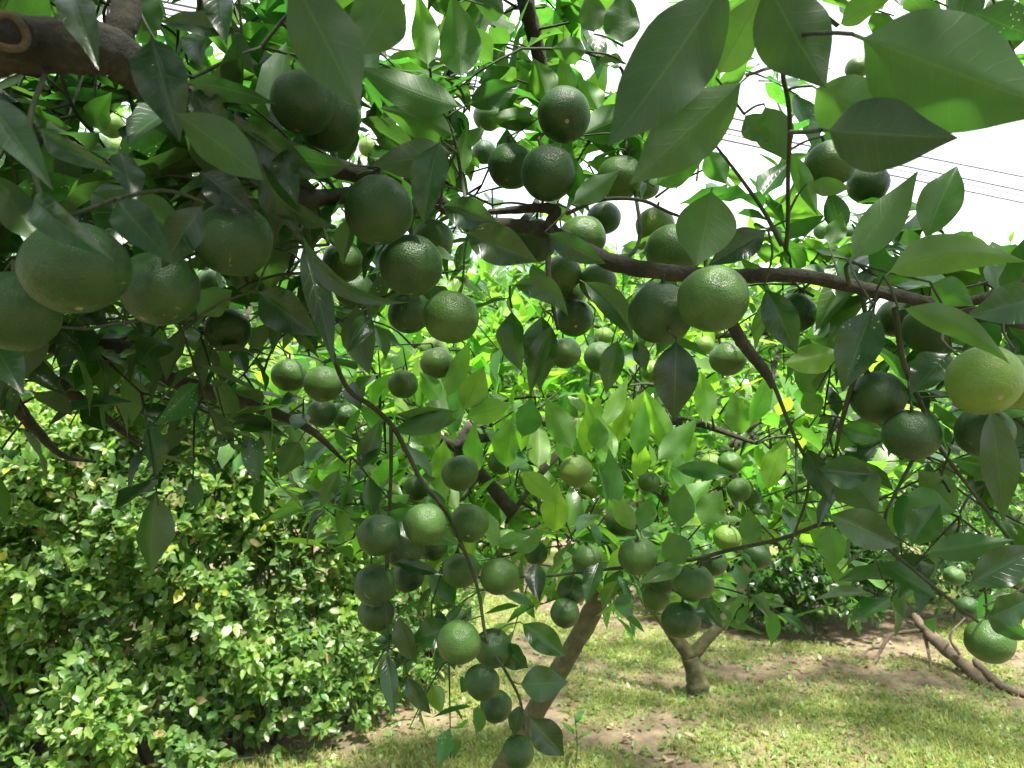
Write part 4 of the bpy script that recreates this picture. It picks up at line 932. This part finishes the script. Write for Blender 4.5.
# ------------------------------------------------------------------ seedlings by the leaning trunk
sg = gpt(572, 770)
for (px, py, hh, lab) in ((575,772,.24,'thin seedling with arching blades growing beside the leaning trunk'), (322,748,.2,'leafy weed sprouting at the foot of the hedge')):
    g = gpt(px, py); r = obj('seedling', None, loc=g); tag(r, lab, 'plant')
    T = Tubes(); T.add(catmull([g, g + [.01, 0, hh * .5], g + [0, .01, hh]], 4), [.003, .002], 6); part('stem', T.mesh('stem', M_TWIG), r)
    for q in range(6):
        a = q * 2.4; Lv = Leaves(); Lv.add(g + [0, .0, hh * (.5 + .5 * q / 5)], unit([math.cos(a), math.sin(a), .5]), [0, 0, 1], .10, .03, 1.0, .2, 0, .6); part('leaf', leaf_mesh('leaf', Lv.arr(), 8, 3, M_LEAF), r)

# ------------------------------------------------------------------ ground
def gh(x, y): return .035 * noise.noise(Vector((x * .7, y * .7, 0))) + .012 * noise.noise(Vector((x * 3.1, y * 3.1, 4)))
def gmask(x, y):
    return .41 + .9 * noise.noise(Vector((x * .9 + 3.1, y * 1.3, 7.7))) + .45 * noise.noise(Vector((x * 2.7, y * 3.2, 1.7))) + .2 * noise.noise(Vector((x * 8, y * 8, 2.7))) \
        - .35 * math.exp(-((x - 1.0) ** 2 / .9 + (y - 4.6) ** 2 / .35)) + .15 * math.exp(-((x - .8) ** 2 + (y - 3.4) ** 2))
gx = np.concatenate([-np.geomspace(300, 5, 22), np.linspace(-4.8, 6, 170), np.geomspace(6.3, 300, 22)])
gy = np.concatenate([-np.geomspace(300, 2, 18), np.linspace(-1.8, 9, 170), np.geomspace(9.3, 400, 24)])
V = [(x, y, gh(x, y) if abs(x) < 12 and abs(y) < 14 else 0) for y in gy for x in gx]
mk = [gmask(x, y) for y in gy for x in gx]
nx = len(gx); i0 = np.arange(len(gy) - 1)[:, None] * nx + np.arange(nx - 1)[None]
F = np.stack([i0, i0 + 1, i0 + nx + 1, i0 + nx], -1).reshape(-1)
M_G, nt = mat('ground'); out = N(nt, 'ShaderNodeOutputMaterial'); pb = N(nt, 'ShaderNodeBsdfPrincipled', i_Roughness=.95)
at = N(nt, 'ShaderNodeAttribute', attribute_name='grassy').outputs['Fac']
geo = N(nt, 'ShaderNodeNewGeometry').outputs['Position']
n1 = N(nt, 'ShaderNodeTexNoise', i_Scale=9.0, i_Detail=9.0, i_Roughness=.7); lk(nt, geo, n1.inputs['Vector'])
n2 = N(nt, 'ShaderNodeTexNoise', i_Scale=60.0, i_Detail=6.0, i_Roughness=.7); lk(nt, geo, n2.inputs['Vector'])
soil = ramp(nt, n1.outputs[0], [(.3, (.08, .058, .036)), (.5, (.165, .122, .075)), (.7, (.25, .195, .125))])
gr = ramp(nt, n2.outputs[0], [(.3, (.09, .12, .03)), (.5, (.18, .22, .06)), (.7, (.31, .30, .12))])
mm = math_n(nt, 'MULTIPLY', math_n(nt, 'SUBTRACT', math_n(nt, 'ADD', at, math_n(nt, 'MULTIPLY', math_n(nt, 'SUBTRACT', n2.outputs[0], .5), .9)), .3), 2.5, clamp=True)
lk(nt, mixc(nt, mm, soil, gr), pb.inputs['Base Color'])
b = N(nt, 'ShaderNodeBump', i_Strength=.9, i_Distance=.02); lk(nt, math_n(nt, 'ADD', n2.outputs[0], n1.outputs[0]), b.inputs['Height']); lk(nt, b.outputs[0], pb.inputs['Normal'])
lk(nt, pb.outputs[0], out.inputs[0])
g = obj('ground', mesh_from('ground', V, F, np.full(len(F) // 4, 4), M_G, attrs={'grassy': np.clip(mk, 0, 1)})); g['kind'] = 'structure'

# grass blades
Lv = []
while len(Lv) < 100000:
    y = 2.6 + 6.0 * rng.random() ** 1.4; x = rng.uniform(-1.0, 1.35) * y * .75 + .2
    mval = gmask(x, y)
    if mval < .28 or rng.random() > (mval - .1) * 1.5: continue
    if x < -.3 and y > hedge_front(x) + .1: continue
    a = rng.random() * 6.28; lean = rng.uniform(.3, 1.6)
    Lv.append((x, y, gh(x, y), math.cos(a) * lean, math.sin(a) * lean, 1, math.cos(a), math.sin(a), -.3, rng.uniform(.02, .055) * (.7 + mval * .6), rng.uniform(.0025, .006), -rng.uniform(.2, 1.0), .2, 0, min(1, max(0, .45 + rng.normal() * .3)), 0, 0))
o = obj('grass', leaf_mesh('grass', np.array(Lv), 3, 2, M_GRASS, petiole=False)); tag(o, 'short patchy yellow green grass between bare brown soil', 'grass', kind='stuff')
# broad leaved ground weeds and fallen leaves
Lv = []
while len(Lv) < 8800:
    y = 2.7 + 4.5 * rng.random(); x = rng.uniform(-1.0, 1.35) * y * .75 + .2; mval = gmask(x, y)
    if x < -.3 and y > hedge_front(x) + .1: continue
    if rng.random() > mval: continue
    a = rng.random() * 6.28
    Lv.append((x, y, gh(x, y) + .008, math.cos(a), math.sin(a), rng.uniform(.1, .8), 0, 0, 1, rng.uniform(.02, .05), rng.uniform(.012, .024), .4, .2, 0, rng.uniform(.3, 1), .05, 0))
o = obj('weeds', leaf_mesh('weeds', np.array(Lv), 4, 3, M_HEDGE, petiole=False, oval=True)); tag(o, 'small broad leaved weeds scattered through the short grass', 'weeds', kind='stuff')
M_LIT = leaf_material('dry leaf', (.10, .06, .03), (.22, .15, .08), (.40, .33, .22), (1.0, .8, .5), rough=.7, veins=False)
Lv = []
while len(Lv) < 1100:
    y = 2.7 + 4.0 * rng.random(); x = rng.uniform(-1.0, 1.35) * y * .75 + .2
    if x < -.3 and y > hedge_front(x) + .1: continue
    a = rng.random() * 6.28
    Lv.append((x, y, gh(x, y) + .012, math.cos(a), math.sin(a), rng.normal() * .15, rng.normal() * .3, rng.normal() * .3, 1, rng.uniform(.03, .07), rng.uniform(.015, .03), rng.normal() * .8, .3, 0, rng.random(), .1, 0))
o = obj('leaf_litter', leaf_mesh('leaf_litter', np.array(Lv), 5, 3, M_LIT, petiole=False)); tag(o, 'dry brown fallen leaves littering the bare soil and grass', 'leaf litter', kind='stuff')

# ------------------------------------------------------------------ far wood on a hill
V, F = [], []
hx = np.linspace(-90, 90, 61); hy = np.linspace(18, 120, 30)
def hill_z(x, y): return max(-.3, (y - 20) * .25 + 1.6 * noise.noise(Vector((x * .05, y * .05, 5))) - .0 * x) * (1.0 if x < 6 else max(.25, 1 - (x - 6) * .045))
V = [(x, y, hill_z(x, y) - .02) for y in hy for x in hx]; nx = len(hx); i0 = np.arange(len(hy) - 1)[:, None] * nx + np.arange(nx - 1)[None]
F = np.stack([i0, i0 + 1, i0 + nx + 1, i0 + nx], -1).reshape(-1)
hl_ = obj('hill', mesh_from('hill', V, F, np.full(len(F) // 4, 4), M_G, attrs={'grassy': np.full(len(V), .9)})); hl_['kind'] = 'structure'
rows = []
for _ in range(260):
    y = rng.uniform(12, 60); x = rng.uniform(-.85, .85) * y
    if y < 22: zc = rng.uniform(1.4, 3.2)
    else: zc = hill_z(x, y) + rng.uniform(1.5, 3)
    r = rng.uniform(1.2, 2.6)
    k = 260 if y < 24 else 150
    v = unit(rng.normal(size=(k, 3))); p = np.array([x, y, zc]) + v * r * np.array([1, 1, .95]) * (rng.uniform(.5, 1, (k, 1)) ** .5)
    n_ = unit(v + rng.normal(size=(k, 3)) * .5 + [0, 0, .5]); ax = unit(np.cross(n_, rng.normal(size=(k, 3))))
    Lx = rng.uniform(.25, .5, k); t = np.clip(rng.uniform(.2, .8) + rng.normal(0, .12, k), 0, 1)
    rows.append(np.concatenate([p, ax, n_, Lx[:, None], (Lx * .6)[:, None], np.full((k, 1), .4), np.full((k, 1), .2), np.zeros((k, 1)), t[:, None], np.full((k, 1), .05), np.zeros((k, 1))], 1))
o = obj('far_wood', leaf_mesh('far_wood', np.concatenate(rows), 3, 3, M_WOOD, petiole=False, oval=True)); tag(o, 'pale green far wood glimpsed through gaps in the orchard leaves', 'wood', kind='stuff')

# ------------------------------------------------------------------ power lines
for (ya, yb, lab) in ((46,177,'uppermost thin power line crossing the white sky behind the leaves'), (54,191,'second power line from the top, crossing the white sky'),
                      (60,196,'thinnest power line, between the second and the lowest of the bundle'), (66,203,'lowest power line of the bundle crossing the white sky')):
    a, b = P(379, ya, 9.0), P(1024, yb, 14.0); d = b - a
    ts = np.linspace(-4.0, 5.0, 40)
    pts = a + ts[:, None] * d + np.array([0, 0, 1])[None] * (.035 * (ts[:, None] * (ts[:, None] - 1)))
    pts = pts[(pts[:, 1] > -18)]
    T = Tubes(); T.add(pts, [.015 if 'thinnest' not in lab else .010], 6); o = obj('power_line', T.mesh('power_line', M_CABLE)); tag(o, lab, 'power line', 'power lines of the overhead bundle')

# ------------------------------------------------------------------ render settings
S.render.engine = 'CYCLES'
S.view_settings.view_transform = 'Standard'; S.view_settings.look = 'None'; S.view_settings.exposure = 1.95; S.view_settings.gamma = 1
S.view_settings.use_curve_mapping = False
cy = S.cycles
cy.max_bounces = 6; cy.diffuse_bounces = 3; cy.glossy_bounces = 2; cy.transmission_bounces = 4; cy.transparent_max_bounces = 4
cy.use_denoising = True; cy.sample_clamp_indirect = 6; cy.caustics_reflective = False; cy.caustics_refractive = False
